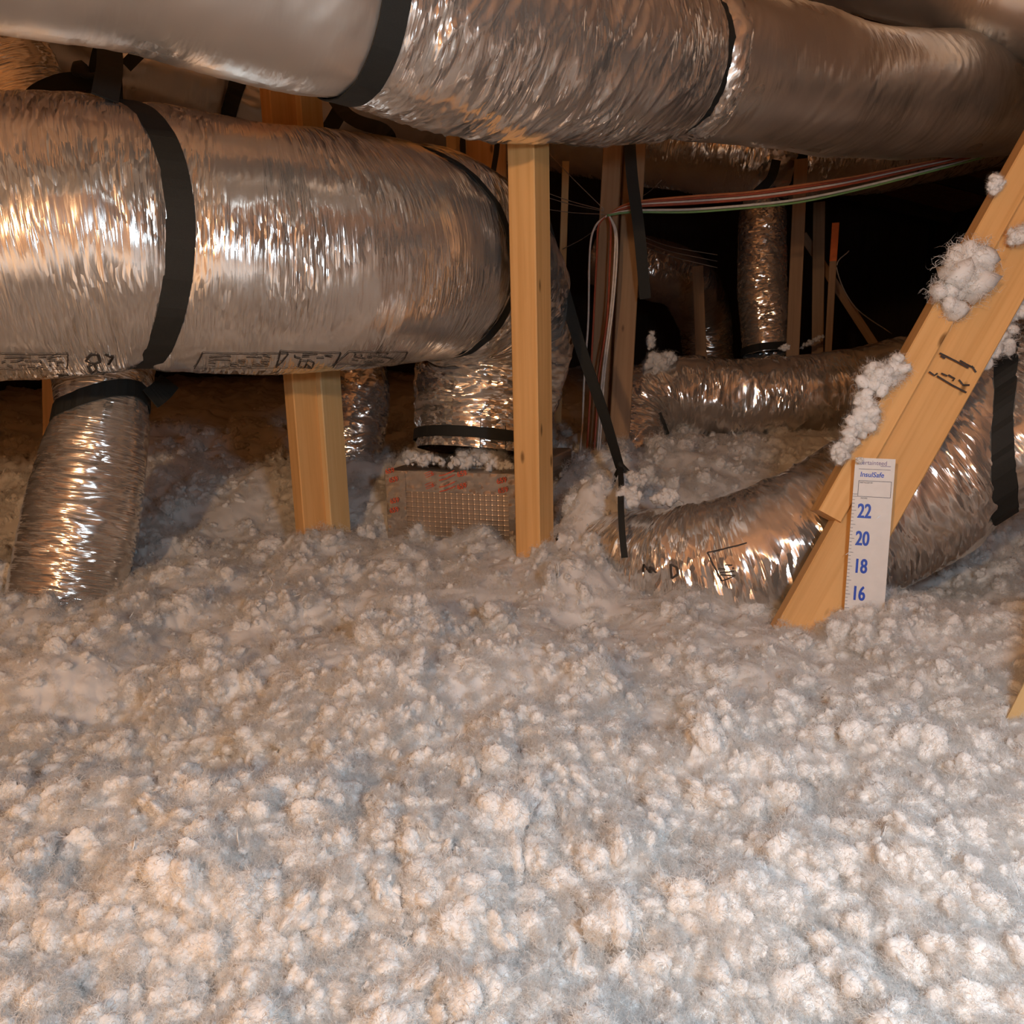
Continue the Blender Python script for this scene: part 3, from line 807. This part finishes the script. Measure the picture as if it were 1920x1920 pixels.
def dashes(x0, x1, y0, y1, rows, seed=0):
    r = random.Random(seed); out = []
    for k in range(rows):
        y = y0 + (y1 - y0) * (k + .5) / rows; x = x0 + r.random() * 6
        while x < x1 - 6:
            w = 5 + r.random() * 14; out.append([(x, y), (min(x + w, x1), y + r.uniform(-.6, .6))]); x += w + 4 + r.random() * 4
    return out
box = lambda x0, y0, x1, y1, sk=0: [(x0 + sk, y0), (x1 + sk, y0), (x1, y1), (x0, y1), (x0 + sk, y0)]
print_part(tA, eA, [box(-20, 662, 127, 690)], .0022, 'black outlined print box')
print_part(tA, eA, dashes(5, 120, 666, 690, 3, 1), .0032, 'rows of tiny black print')
print_part(tA, eA, [[(172, 682), (166, 675), (170, 667), (180, 665), (187, 671), (184, 679), (176, 682), (169, 687), (168, 693), (176, 697), (183, 692), (181, 685), (176, 682)],
                    ], .0048, 'thick upside-down figure 8 print')
print_part(tA, eA, [[(200, 664), (206, 672), (203, 682), (206, 672), (214, 666)]], .0048)
for bb in (box(370, 661, 522, 690, 14), box(518, 661, 625, 690, 14), box(630, 659, 745, 684, 20)): print_part(tA, eA, [bb], .0022, 'outlined print box')
print_part(tA, eA, dashes(392, 505, 666, 689, 4, 2) + dashes(545, 620, 664, 672, 2, 3) + dashes(660, 740, 660, 680, 3, 4), .0030, 'rows of tiny black print')
cx, cy = 574, 683
print_part(tA, eA, [[(cx + 15 * math.cos(a), cy + 7 * math.sin(a)) for a in np.linspace(0, 2 * math.pi, 17)]], .0022, 'round certification mark')
print_part(tA, eA, [[(cx - 5, cy - 3), (cx - 5, cy + 2), (cx - 1, cy + 3), (cx, cy - 3)]], .0022)
print_part(tA, eA, [[(cx + 4, cy - 3), (cx + 4, cy + 3), (cx + 7, cy + 3)]], .0022)
print_part(tA, eA, [box(900, 785, 948, 850)], .0022); 
print_part(tG, eG, [[(1203, 1058), (1208, 1072), (1211, 1059), (1217, 1074), (1221, 1062), (1228, 1076)]], .0035, 'black printed figure')
print_part(tG, eG, [[(1257, 1060), (1254, 1068), (1258, 1078), (1265, 1084), (1269, 1076), (1266, 1066), (1257, 1060)]], .0035, 'black printed figure')
print_part(tG, eG, [[(1332, 1036), (1354, 1090), (1382, 1080)], [(1332, 1036), (1396, 1018)]], .0025, 'black outlined print box')
print_part(tG, eG, dashes(1350, 1378, 1056, 1082, 4, 6), .0025, 'rows of tiny black print')

# ------------------------------------------------------------------ duct board box with printed foil tape
def build_box():
    A = BOX_A; B = BOX_B
    u = (B - A); u.z = 0; Wd = u.length; u.normalize(); v = Vector((-u.y, u.x, 0))
    e = empty('plenum_box', A + u * Wd / 2, 'low foil-faced duct board box with red-printed tape under the elbow', 'box')
    H = .42; Dp = .55
    def loc(a, b, c): return A + u * a + v * b + Vector((0, 0, c))
    V = [loc(a, b, c) for a in (0, Wd) for b in (0, Dp) for c in (-H, 0)]
    import bmesh
    me = py_mesh('body', V, BOXF)
    bm = bmesh.new(); bm.from_mesh(me); bmesh.ops.recalc_face_normals(bm, faces=bm.faces)
    bmesh.ops.bevel(bm, geom=list(bm.edges), offset=.006, segments=2, affect='EDGES', profile=.5)
    uvl = bm.loops.layers.uv.new('UVMap')
    for f in bm.faces:
        for l in f.loops:
            q = l.vert.co - A; l[uvl].uv = (q.dot(u) + q.dot(v), q.z)
    bm.to_mesh(me); bm.free()
    link('body', me, BOARDFOIL, e)
    def patch(nm, quad, mat, n=24, m=10, wob=.0018, off=.003, lab=None, normal=None):
        p00, p10, p11, p01 = [Vector(q) for q in quad]
        nr = normal
        s, t = np.meshgrid(np.linspace(0, 1, n), np.linspace(0, 1, m), indexing='ij')
        W = ((1 - s) * (1 - t))[..., None] * np.array(p00) + (s * (1 - t))[..., None] * np.array(p10) + (s * t)[..., None] * np.array(p11) + ((1 - s) * t)[..., None] * np.array(p01)
        d = off + wob * perlin(W[..., 0] * 45 + 3, W[..., 1] * 45 + W[..., 2] * 60)
        W = W + d[..., None] * np.array(nr)
        uv = np.stack([(s * (p10 - p00).length).ravel(), (t * (p01 - p00).length).ravel()], -1)
        o = link(nm, np_mesh(nm, W.reshape(-1, 3), grid_faces(n, m), True, uv), mat, e)
        if lab: o['label'] = lab
        return o
    nf = -v
    tp = patch('foil_tape', [loc(0, 0, -.055), loc(Wd, 0, -.055), loc(Wd, 0, .0), loc(0, 0, .0)], TAPE, 60, 12, normal=nf, lab='shiny tape strip with red print')
    patch('foil_tape', [loc(0, 0, -.2), loc(.060, 0, -.2), loc(.060, 0, -.004), loc(0, 0, -.004)], TAPE, 14, 40, off=.0045, normal=nf, lab='shiny corner tape with red print')
    patch('foil_tape', [loc(0, .060, -.2), loc(0, 0, -.2), loc(0, 0, -.004), loc(0, .060, -.004)], TAPE, 14, 40, off=.003, normal=-u)
    patch('foil_tape', [loc(Wd - .022, 0, -.2), loc(Wd, 0, -.2), loc(Wd, 0, -.01), loc(Wd - .022, 0, -.01)], TAPE, 14, 40, off=.0045, normal=nf)
    # red tape print
    def txt(s, a, c, size, rot, mat=REDINK):
        me = text_mesh(s, size, bold=.012)
        Mx = Matrix((u, Vector((0, 0, 1)), nf)).transposed().to_4x4(); Mx.translation = loc(a, 0, c) + nf * .0085
        me.transform(Mx @ Matrix.Rotation(rot, 4, 'Z'))
        link('red_print', me, mat, tp)
    sc = Wd / 246.0
    for (px, py) in ((734, 863), (740, 881), (740, 925), (738, 945), (872, 864), (871, 889), (944, 875), (946, 894)):
        txt('659', (px - 722 - 9) * sc, -(py - 862) * .00132 - .008 + .0, .019, .22)
    for (px, py) in ((800, 866), (800, 889)):
        for k in range(3):
            st = ribbon_mesh('red_print', [loc((px + k * 1.5) * sc - 722 * sc, 0, -(py - 862) * .00132 - k * .005) + nf * .0085,
                                            loc((px + 13 + k * 1.5) * sc - 722 * sc, 0, -(py - 862) * .00132 - k * .005 + .008) + nf * .0085], .0014, .0004, wdir=(0, 0, 1))
            link('red_print', st, REDINK, tp)
        txt('6', (px + 14 - 722) * sc, -(py - 862) * .00132 - .004, .016, .22)
        for k in range(2):
            a0 = (px + 28 - 722) * sc; c0 = -(py - 862) * .00132 - .004 - k * .012
            link('red_print', ribbon_mesh('red_print', [loc(a0, 0, c0) + nf * .0085, loc(a0 + .018, 0, c0 + .004) + nf * .0085, loc(a0 + .045, 0, c0 + .016) + nf * .0085], .0022, .0004, wdir=(0, 0, 1)), REDINK, tp)
    return e, loc, Wd
def text_mesh(s, size, bold=0.0, sx=1.0, shear=0.0, align='LEFT'):
    cu = bpy.data.curves.new('t', 'FONT'); cu.body = s; cu.size = size; cu.offset = bold * size; cu.shear = shear; cu.align_x = align
    o = bpy.data.objects.new('t', cu); COL.objects.link(o)
    dg = bpy.context.evaluated_depsgraph_get(); dg.update()
    me = bpy.data.meshes.new_from_object(o.evaluated_get(dg))
    bpy.data.objects.remove(o); bpy.data.curves.remove(cu)
    me.materials.clear()
    if sx != 1: me.transform(Matrix.Diagonal((sx, 1, 1, 1)))
    return me
def mat_boardfoil():
    k = NT('foil_faced_duct_board'); uv = k.n('ShaderNodeUVMap').outputs[0]; b = k.b
    b.inputs['Metallic'].default_value = .9; b.inputs['Base Color'].default_value = (.78, .66, .55, 1); b.inputs['Roughness'].default_value = .36
    w1 = k.n('ShaderNodeTexWave', i_Scale=19.0, i_Distortion=.25); w1.bands_direction = 'X'; k.l(uv, w1.inputs['Vector'])
    w2 = k.n('ShaderNodeTexWave', i_Scale=24.0, i_Distortion=.4); w2.bands_direction = 'Y'; k.l(uv, w2.inputs['Vector'])
    p1 = k.n('ShaderNodeMath', operation='POWER'); p1.inputs[1].default_value = 7; k.l(w1.outputs['Fac'], p1.inputs[0])
    p2 = k.n('ShaderNodeMath', operation='POWER'); p2.inputs[1].default_value = 7; k.l(w2.outputs['Fac'], p2.inputs[0])
    ad = k.n('ShaderNodeMath', operation='ADD'); k.l(p1.outputs[0], ad.inputs[0]); k.l(p2.outputs[0], ad.inputs[1])
    bp = k.n('ShaderNodeBump', i_Strength=.35, i_Distance=.0015); k.l(ad.outputs[0], bp.inputs['Height']); k.l(bp.outputs[0], b.inputs['Normal'])
    return k.m
BOARDFOIL = mat_boardfoil()
TAPE = mat_foil('foil_tape', (.86, .76, .66), .2, 30, 30, .25, .30, fu=120, fv=120)
eBox, bloc, bW = build_box()
# collar ring on top of the box
cc = tA.C[-1]
col_e = link('starting_collar', tA.band('starting_collar', tA.L - .035, .030, off=.006), WEB)
tag(col_e, 'black collar band where the elbow meets the foil box', 'collar')

# ------------------------------------------------------------------ framing lumber
def post(name, pxb, pyb, d, h, boards, label, group='upright framing posts', up=(0, 0, 1), mat=WOOD):
    """boards: (dx,dy,sx,sy,bottom,top) in the post frame rotated by yaw"""
    base = P(pxb, pyb, d); e = empty(name, base, label, 'post', group)
    for (dx, dy, sx, sy, yaw, z0, z1, m) in boards:
        a = base + Vector((dx, dy, z0)); b = base + Vector((dx, dy, z1))
        board('board', a, b, sx, sy, m, face=Vector((0, -1, 0)), yaw=yaw, parent=e)
    return e
post('timber_post', 592, 985, 2.02, 2, [(-.012, 0, .042, .070, math.radians(-42), -.4, 1.75, WOOD), (.042, .045, .038, .075, math.radians(-30), -.4, 1.75, WOOD_PALE)],
     'yellow pine post passing behind the large left duct')
post('timber_post', 1003, 1015, 1.84, 2, [(0, 0, .064, .078, math.radians(-28), -.4, 1.9, WOOD)],
     'bright pine post standing upright in the centre before the elbow')
post('timber_post', 905, 470, 2.72, 2, [(-.075, -.03, .038, .089, math.radians(-25), -1.0, 1.2, WOOD_PALE), (.02, 0, .14, .038, math.radians(-8), -1.0, 1.2, WOOD)],
     'wide orange pine post half hidden behind the centre post')
e = empty('timber_post', P(1140, 780, 2.62), 'leaning aged post carrying the coloured wires', 'post', 'upright framing posts')
board('board', P(1111, 950, 2.66), P(1160, 100, 2.52), .062, .038, WOOD_OLD_DIM, parent=e, yaw=math.radians(-6))
board('board', P(1150, 950, 2.70), P(1197, 100, 2.58), .070, .09, WOOD_OLD_DIM, parent=e, yaw=math.radians(10))
board('timber_post', P(1480, 800, 3.75), P(1502, 300, 3.6), .060, .038, WOOD_OLD_DIM, label='dim brown post right beside the upright foil duct', group='upright framing posts')
board('timber_post', P(1531, 800, 4.25), P(1536, 380, 4.1), .060, .038, WOOD_OLD_DIM, label='barely lit post between the orange-tipped stake and the foil duct', group='upright framing posts')
board('timber_post', P(1320, 800, 4.4), P(1308, 500, 4.3), .060, .038, WOOD_OLD_DIM, label='barely lit short post left of the upright foil duct', group='upright framing posts')
board('timber_post', P(711, 880, 3.35), P(714, 640, 3.25), .05, .038, WOOD_OLD_DIM, label='dark post between the riser duct and the elbow', group='upright framing posts')
board('timber_post', P(100, 880, 2.15), P(96, 560, 2.05), .038, .06, WOOD, label='pine post just left of the short branch duct', group='upright framing posts', yaw=math.radians(-10))
board('gauge_stake', P(1046, 800, 3.36), P(1061, 303, 3.25), .030, .012, WOOD_PALE, label='thin pale stake right of the centre post', cat='stake')
ORANGE = mat_plain('orange_paint', (.95, .20, .03), .6, .08)
se = empty('marker_stake', P(1558, 650, 3.9), 'thin stake with bright orange painted tip in the dark', 'stake')
board('shaft', P(1545, 800, 3.92), P(1562, 490, 3.87), .034, .012, WOOD_OLD_DIM, parent=se)
board('painted_tip', P(1562, 490, 3.87), P(1567, 418, 3.85), .0345, .0125, ORANGE, parent=se)
board('diagonal_brace', P(1720, 770, 4.35), P(1505, 440, 4.2), .045, .03, WOOD_OLD_DIM, label='dim thin brace slanting behind the orange-tipped stake', cat='brace')

# leaning brace with the depth gauge
be = empty('leaning_brace', P(1520, 1150, 1.43), 'bright pine brace leaning right, flecked with insulation clumps', 'brace')
dv = Vector((225, -401)); dv.normalize()
def along(x, y, t): return (x + dv.x * t, y + dv.y * t)
def bpt(x, y, t, d): a = along(x, y, t); return P(a[0], a[1], d)
board('board', bpt(1517, 1158, -160, 1.455), bpt(1517, 1158, 1250, 1.445), .103, .038, WOOD, parent=be, face=Vector((-.12, -1, .1)))
board('board', bpt(1548, 968, 0, 1.450), bpt(1548, 968, 1050, 1.440), .047, .050, WOOD, parent=be, face=Vector((-.12, -1, .1)))
board('framing_brace', P(1835, 1580, .99), P(2120, 1010, 1.0), .058, .038, WOOD_PALE, label='pine brace corner at the lower right edge', cat='brace', yaw=math.radians(-25))

# lumber stamp on the brace
def ink_on(parent, polys, d, wid, mat=INK, nm='grade_stamp', lab=None):
    V = []; F = []
    for pl in polys:
        me = ribbon_mesh('s', [P(a, b, d) for a, b in pl], wid, .0008)
        o = len(V); V += [v.co.copy() for v in me.vertices]; F += [tuple(i + o for i in p.vertices) for p in me.polygons]
        bpy.data.meshes.remove(me)
    ob = link(nm, py_mesh(nm, V, F), mat, parent)
    if lab: ob['label'] = lab
    return ob
zz = 1.424
ink_on(be, [[(1762, 662), (1790, 676), (1816, 690)], [(1757, 705), (1785, 722), (1812, 736)], [(1764, 667), (1772, 672)], [(1800, 676), (1812, 683), (1826, 690)], [(1822, 686), (1830, 698)],
            [(1742, 697), (1752, 704), (1758, 700)], [(1765, 700), (1776, 705)], [(1778, 703), (1790, 710), (1786, 714)], [(1798, 712), (1806, 722), (1818, 722)], [(1733, 690), (1736, 694)]], zz, .0032, lab='smudged black lumber stamp')

# ------------------------------------------------------------------ depth gauge
def build_gauge():
    top = P(1641.5, 859.5, 1.388); bot = P(1621, 1132, 1.400)
    S = (top - bot).length / 272.8
    up = (top - bot).normalized()
    e = empty('depth_gauge', bot, 'white insulation depth gauge card with blue numerals on the leaning brace', 'gauge')
    out = Vector((-.28, -1, 0)); out = (out - up * out.dot(up)).normalized(); rt = up.cross(out)
    rt = rt.normalized()
    if rt.x < 0: rt = -rt
    Mx = Matrix((rt, up, out)).transposed().to_4x4(); Mx.translation = top
    Wc = 69 * S * 1.0
    def put(me, nm, mat, x, y, z=.0008, lab=None):
        me.transform(Mx @ Matrix.Translation((x, y, z)))
        o = link(nm, me, mat, e if nm == 'card' else card[0])
        if nm == 'card': card.append(o)
        if lab: o['label'] = lab
        return o
    card = []
    x0, x1 = -Wc / 2, Wc / 2; yb = -.36
    V = [(x, y, z) for x in (x0, x1) for y in (yb, 0) for z in (-.0012, 0)]
    put(py_mesh('card', V, BOXF), 'card', CARD, 0, 0, 0)
    yp = lambda py: -(py - 859.5) * S            # pixel row -> card y
    for num, py in (('22', 958.5), ('20', 1010), ('18', 1062), ('16', 1113.5), ('14', 1165)):
        me = text_mesh(num, .0360, bold=.015, sx=.64)
        V_ = [v.co.copy() for v in me.vertices]; F_ = [tuple(p.vertices) for p in me.polygons]; n_ = len(V_); bpy.data.meshes.remove(me)
        VV = []; FF = []
        for j, sx_ in enumerate((-.0005, 0, .0005)):
            VV += [v + Vector((sx_, 0, j * .00005)) for v in V_]; FF += [tuple(i + j * n_ for i in f) for f in F_]
        put(py_mesh('numeral', VV, FF), 'numeral', BLUEINK, x0 + .0100, yp(py) - .0122)
    def rect(x, y, w_, h_): return py_mesh('r', [(x, y, 0), (x + w_, y, 0), (x + w_, y + h_, 0), (x, y + h_, 0)], [(0, 1, 2, 3)])
    k = 0; py = 924.0
    y22 = yp(958.5)
    for i in range(-6, 32):
        y = y22 - i * .0254 / 4
        if y > yp(926): continue
        big = (i % 4 == 0)
        put(rect(x0, y, .0078 if big else .0042, .0007), 'tick', GREYINK, 0, 0)
    put(rect(x0, yp(928) , .0075, .0008), 'tick', GREYINK, 0, 0)
    # outlined box
    bx0, bx1, by0, by1 = x0 + .008, x1 - .0045, yp(932), yp(902.5); t = .0008
    for r_ in ((bx0, by0, bx1 - bx0, t), (bx0, by1, bx1 - bx0, t), (bx0, by0, t, by1 - by0), (bx1, by0, t, by1 - by0 + t)):
        put(rect(*r_), 'box_line', GREYINK, 0, 0)
    put(rect(x0 + .007, yp(880.5), Wc - .014, .0007), 'rule_line', GREYINK, 0, 0)
    put(rect(x1 - .024, yp(874.2), .017, .0010), 'small_print', MAUVEINK, 0, 0)
    put(text_mesh('certainteed', .0108, bold=.004, sx=.92), 'brand_print', MAUVEINK, x0 + .0075, yp(871.8))
    put(text_mesh('InsulSafe', .0125, bold=.014, sx=.92, shear=.12), 'brand_print', BLUEINK, x0 + .0095, yp(894.5))
    put(text_mesh('INSTALLED BY', .0034, bold=.01, sx=1.0), 'small_print', GREYINK, bx0 + .002, yp(906.6))
    put(text_mesh('INCHES', .0032, bold=.01), 'small_print', GREYINK, x0 + .0135, yp(935.6))
    for (a, b, c, d_) in ((1644, 971, 1650, 965), (1595, 1043, 1601, 1037)):
        me = ribbon_mesh('staple', [(( (a - 1634) * S), yp(a and b), .0), ((c - 1634) * S, yp(d_), .0)], .0009, .0006, wdir=(-.7, .7, 0))
        put(me, 'staple', STAPLE, 0, 0)
    return e
STAPLE = mat_plain('staple_steel', (.45, .44, .42), .35, .05, metal=1.0)
build_gauge()

# ------------------------------------------------------------------ wires
def wire(pts, r, mat, label, group='coloured cables'):
    o = link('cable', rod_mesh('cable', spline(pts, 8), r, 6), mat); tag(o, label, 'cable', group); return o
W_RED = mat_plain('red_cable', (.45, .10, .05), .45); W_ORG = mat_plain('orange_cable', (.72, .26, .10), .45)
W_WHT = mat_plain('white_cable', (.78, .72, .66), .45); W_GRN = mat_plain('green_cable', (.22, .42, .16), .45); W_GRY = mat_plain('grey_cable', (.38, .33, .28), .5)
def run(off, dd=0.0, end=(1862, 283)):
    base = [(1138, 404), (1185, 386), (1290, 378), (1400, 370), (1500, 357), (1600, 340), (1720, 314), end, (2000, 245)]
    dep = [2.50, 2.50, 2.5, 2.5, 2.5, 2.52, 2.55, 2.6, 2.7]
    fan = [0, .6, 1, 1, 1.1, .9, .7, .35, .3]
    return [P(x, y + off * f, d + dd) for (x, y), d, f in zip(base, dep, fan)]
for off, m, lb in ((-9, W_ORG, 'uppermost orange cable of the bundle strung across the dark'), (-5, W_RED, 'upper red cable of the bundle strung across the dark'),
                   (0, W_WHT, 'cream cable in the middle of the bundle strung across the dark'), (4, W_RED, 'lower red cable of the bundle strung across the dark'),
                   (15, W_WHT, 'white cable sagging below the bundle'), (20, W_GRN, 'green cable lowest of the bundle')):
    wire(run(off, -off * .001), .0042 if m is not W_GRN else .0036, m, lb)
for pts, m, lb in (([(1138, 404), (1116, 425), (1106, 470), (1103, 600), (1096, 700), (1092, 790), (1084, 900)], W_WHT, 'white cable looping down the left side of the wired post'),
                   ([(1136, 405), (1122, 425), (1119, 480), (1113, 600), (1108, 700), (1104, 790), (1096, 900)], W_RED, 'red cable down the left edge of the wired post'),
                   ([(1140, 404), (1145, 425), (1144, 480), (1138, 600), (1122, 710), (1118, 790), (1110, 900)], W_RED, 'red cable down the middle of the wired post'),
                   ([(1141, 404), (1152, 430), (1153, 470), (1146, 570), (1130, 700), (1124, 790), (1116, 900)], W_WHT, 'inner white cable down the right of the wired post'),
                   ([(1142, 404), (1155, 432), (1157, 480), (1149, 580), (1134, 700), (1128, 790), (1120, 900)], W_WHT, 'outer white cable down the right of the wired post')):
    wire([P(x, y, 2.49) for x, y in pts], .0034, m, lb)
for k, (a, b) in enumerate((((1000, 255), (1132, 392)), ((1000, 352), (1132, 394)), ((1000, 362), (1132, 396)), ((1000, 388), (1132, 402)), ((1055, 467), (1125, 425)), ((1198, 372), (1240, 338)))):
    wire([P(a[0], a[1], 2.9), P((a[0] + b[0]) / 2, (a[1] + b[1]) / 2 + 3, 2.75), P(b[0], b[1], 2.54)], .0014, W_GRY,
         ['thin grey wire steepest towards the wired post', 'thin grey wire reaching the wired post from the centre post, upper of a pair', 'thin grey wire reaching the wired post from the centre post, lower of a pair',
          'thin grey wire lowest and flattest into the wired post', 'thin grey wire slanting up to the wired post below its staple', 'short thin grey wire just right of the wired post'][k], 'thin grey wires')
for k in range(3):
    wire([P(1186, 436 + 9 * k, 2.64), P(1255, 462 + 9 * k, 3.5), P(1345, 478 + 12 * k, 3.6)], .0016, W_GRY, ['top', 'middle', 'bottom'][k] + ' of three faint wires over the shadowed duct bend', 'thin grey wires')
wire([P(1592, 470, 3.86), P(1569, 502, 3.86), P(1602, 574, 3.95), P(1672, 626, 4.1)], .003, W_GRY, 'faint bent wire right of the orange-tipped stake', 'thin grey wires')

# ------------------------------------------------------------------ hanging straps in the middle
e = strap('hanging_strap', P(1195, 400, 2.4), 'long dark strap hanging in front of the wired post')
addpart(e, 'tail', ribbon_mesh('tail', spline([P(1178, 220, 2.42), P(1185, 330, 2.42), P(1198, 430, 2.44), P(1210, 560, 2.5)], 6), .036, .003))
e = strap('hanging_strap', P(1160, 880, 2.05), 'black strap slanting down right of the centre post into the insulation')
addpart(e, 'tail', ribbon_mesh('tail', spline([P(1010, 380, 2.15), P(1042, 490, 2.12), P(1085, 640, 2.1), P(1130, 770, 2.07), P(1162, 875, 2.04)], 6), .034, .003, twist=lambda t: .9 * t))
addpart(e, 'knot', rod_mesh('knot', spline([P(1160, 868, 2.035), P(1170, 880, 2.03), P(1176, 886, 2.035)], 4), .009, 8))
addpart(e, 'tail', ribbon_mesh('tail', spline([P(1162, 875, 2.04), P(1153, 895, 2.02), P(1148, 918, 2.0)], 4), .010, .003))
addpart(e, 'tail', ribbon_mesh('tail', spline([P(1162, 875, 2.04), P(1165, 905, 1.88), P(1164, 940, 1.72), P(1166, 990, 1.66), P(1171, 1045, 1.62)], 6), .014, .004))
e = strap('hanging_strap', P(870, 290, 2.6), 'thin black strap hanging across the post behind the centre post, left of a pair')
addpart(e, 'tail', ribbon_mesh('tail', [P(860, -420, 2.4), P(866, 200, 2.6), P(869, 320, 2.6), P(871, 420, 2.6)], .019, .003))
e = strap('hanging_strap', P(928, 300, 2.55), 'thin black strap hanging across the post behind the centre post, right of a pair')
addpart(e, 'tail', ribbon_mesh('tail', [P(960, -420, 2.4), P(940, 200, 2.55), P(930, 290, 2.55), P(921, 345, 2.56), P(910, 420, 2.58)], .018, .003))

# ------------------------------------------------------------------ loose clumps lying on things
def clump(px, py, d, w_, h_, label, seed, ang=0.0, group='loose insulation clumps'):
    r = np.random.default_rng(seed); Vs = []; Fs = []; Ms = []; off = 0
    c = np.array(P(px, py, d)[:]); ca, sa = math.cos(ang), math.sin(ang); sm = min(w_, h_)
    for k in range(30):
        V, F, nf = puff_geo(seed * 41 + k, 2, 1.0, 9, 190, .62, .013)
        q = r.normal(size=3); q /= np.linalg.norm(q); q *= r.random() ** .5 if k else 0
        ctr = q * np.array([w_ * .42, h_ * .34, sm * .16]); sc = sm * (.12 + .26 * r.random()) * (1.1 - .4 * abs(q[0]))
        V = V * sc + ctr
        Vs.append(V); Fs.append(F + off); m = np.zeros(len(F), np.int32); m[nf:] = 1; Ms.append(m); off += len(V)
    V = np.concatenate(Vs)
    x = V[:, 0] * ca - V[:, 1] * sa; y = V[:, 0] * sa + V[:, 1] * ca
    V = c + x[:, None] * np.array(RGT[:]) + y[:, None] * np.array(UPV[:]) - V[:, 2][:, None] * np.array(FWD[:])
    me = np_mesh('insulation_clump', V, np.concatenate(Fs)); o = link('insulation_clump', me, FLUFF)
    me.materials.append(FIBRE); me.polygons.foreach_set('material_index', np.concatenate(Ms))
    return tag(o, label, 'clump', group)
A_ = math.radians(60)
for i, (px, py, d, ww, hh, an, lb) in enumerate((
    (1808, 510, 1.405, .200, .112, A_, 'largest white fluff clump stuck on the upper part of the leaning brace'),
    (1866, 345, 1.405, .040, .034, A_, 'small fluff clump near the top of the leaning brace'),
    (1912, 440, 1.40, .050, .045, .3, 'round fluff clump cut off by the right edge on the brace'),
    (1662, 700, 1.405, .135, .076, math.radians(50), 'fluff clump on the left edge of the brace level with the stamp'),
    (1622, 775, 1.405, .145, .062, math.radians(65), 'middle fluff clump trailing down the left edge of the brace'),
    (1586, 838, 1.405, .080, .046, math.radians(60), 'lowest fluff clump on the left edge of the brace above the gauge'),
    (1868, 640, 1.46, .150, .060, math.radians(58), 'fluff wedged between the brace and the black strap'),
    (1910, 585, 1.46, .060, .040, math.radians(50), 'fluff tucked behind the brace at the right edge'),
    (1236, 680, 2.90, .150, .100, .0, 'spiky fluff clump heaped on the bend of the resting duct'),
    (1221, 640, 2.92, .040, .110, .0, 'thin fluff spike on top of the resting duct clump'),
    (1522, 641, 3.88, .22, .04, math.radians(25), 'faint strip of fluff hanging below the orange-tipped stake'),
    (1470, 652, 2.98, .06, .03, 0, 'small fluff bits on top of the resting duct'),
    (1612, 863, 1.382, .014, .012, .5, 'tiny fluff covering the first letter on the depth gauge'),
    (1250, 930, 1.82, .09, .05, .1, 'fluff clump lying on the left end of the low duct'),
    (1190, 900, 1.98, .10, .06, 0, 'fluff clump beside the knot of the slanting strap'),
    (1180, 930, 1.76, .07, .06, 0, 'fluff covering the middle of the slanting strap'),
    (792, 862, 2.10, .15, .045, .02, 'low strip of fluff on the left of the box top'),
    (866, 866, 2.06, .18, .042, -.05, 'low strip of fluff on the middle of the box top under the collar'),
    (938, 872, 2.02, .13, .045, -.05, 'low strip of fluff on the right of the box top by the centre post'),
)):
    clump(px, py, d, ww, hh, lb, 11 + i, an)
# wood chip
ch = py_mesh('wood_chip', [(-.006, -.004, 0), (.007, -.003, 0), (.005, .006, 0), (-.005, .005, .001), (-.005, -.003, .007), (.006, -.002, .008), (.004, .005, .006), (-.004, .004, .007)],
             [(3, 2, 1, 0), (4, 5, 6, 7), (0, 1, 5, 4), (1, 2, 6, 5), (2, 3, 7, 6), (3, 0, 4, 7)])
ch.transform(Matrix.Translation(P(17, 1772, .70)))
tag(link('wood_chip', ch, WOOD), 'tiny yellow wood chip in the fluff at lower left', 'chip')
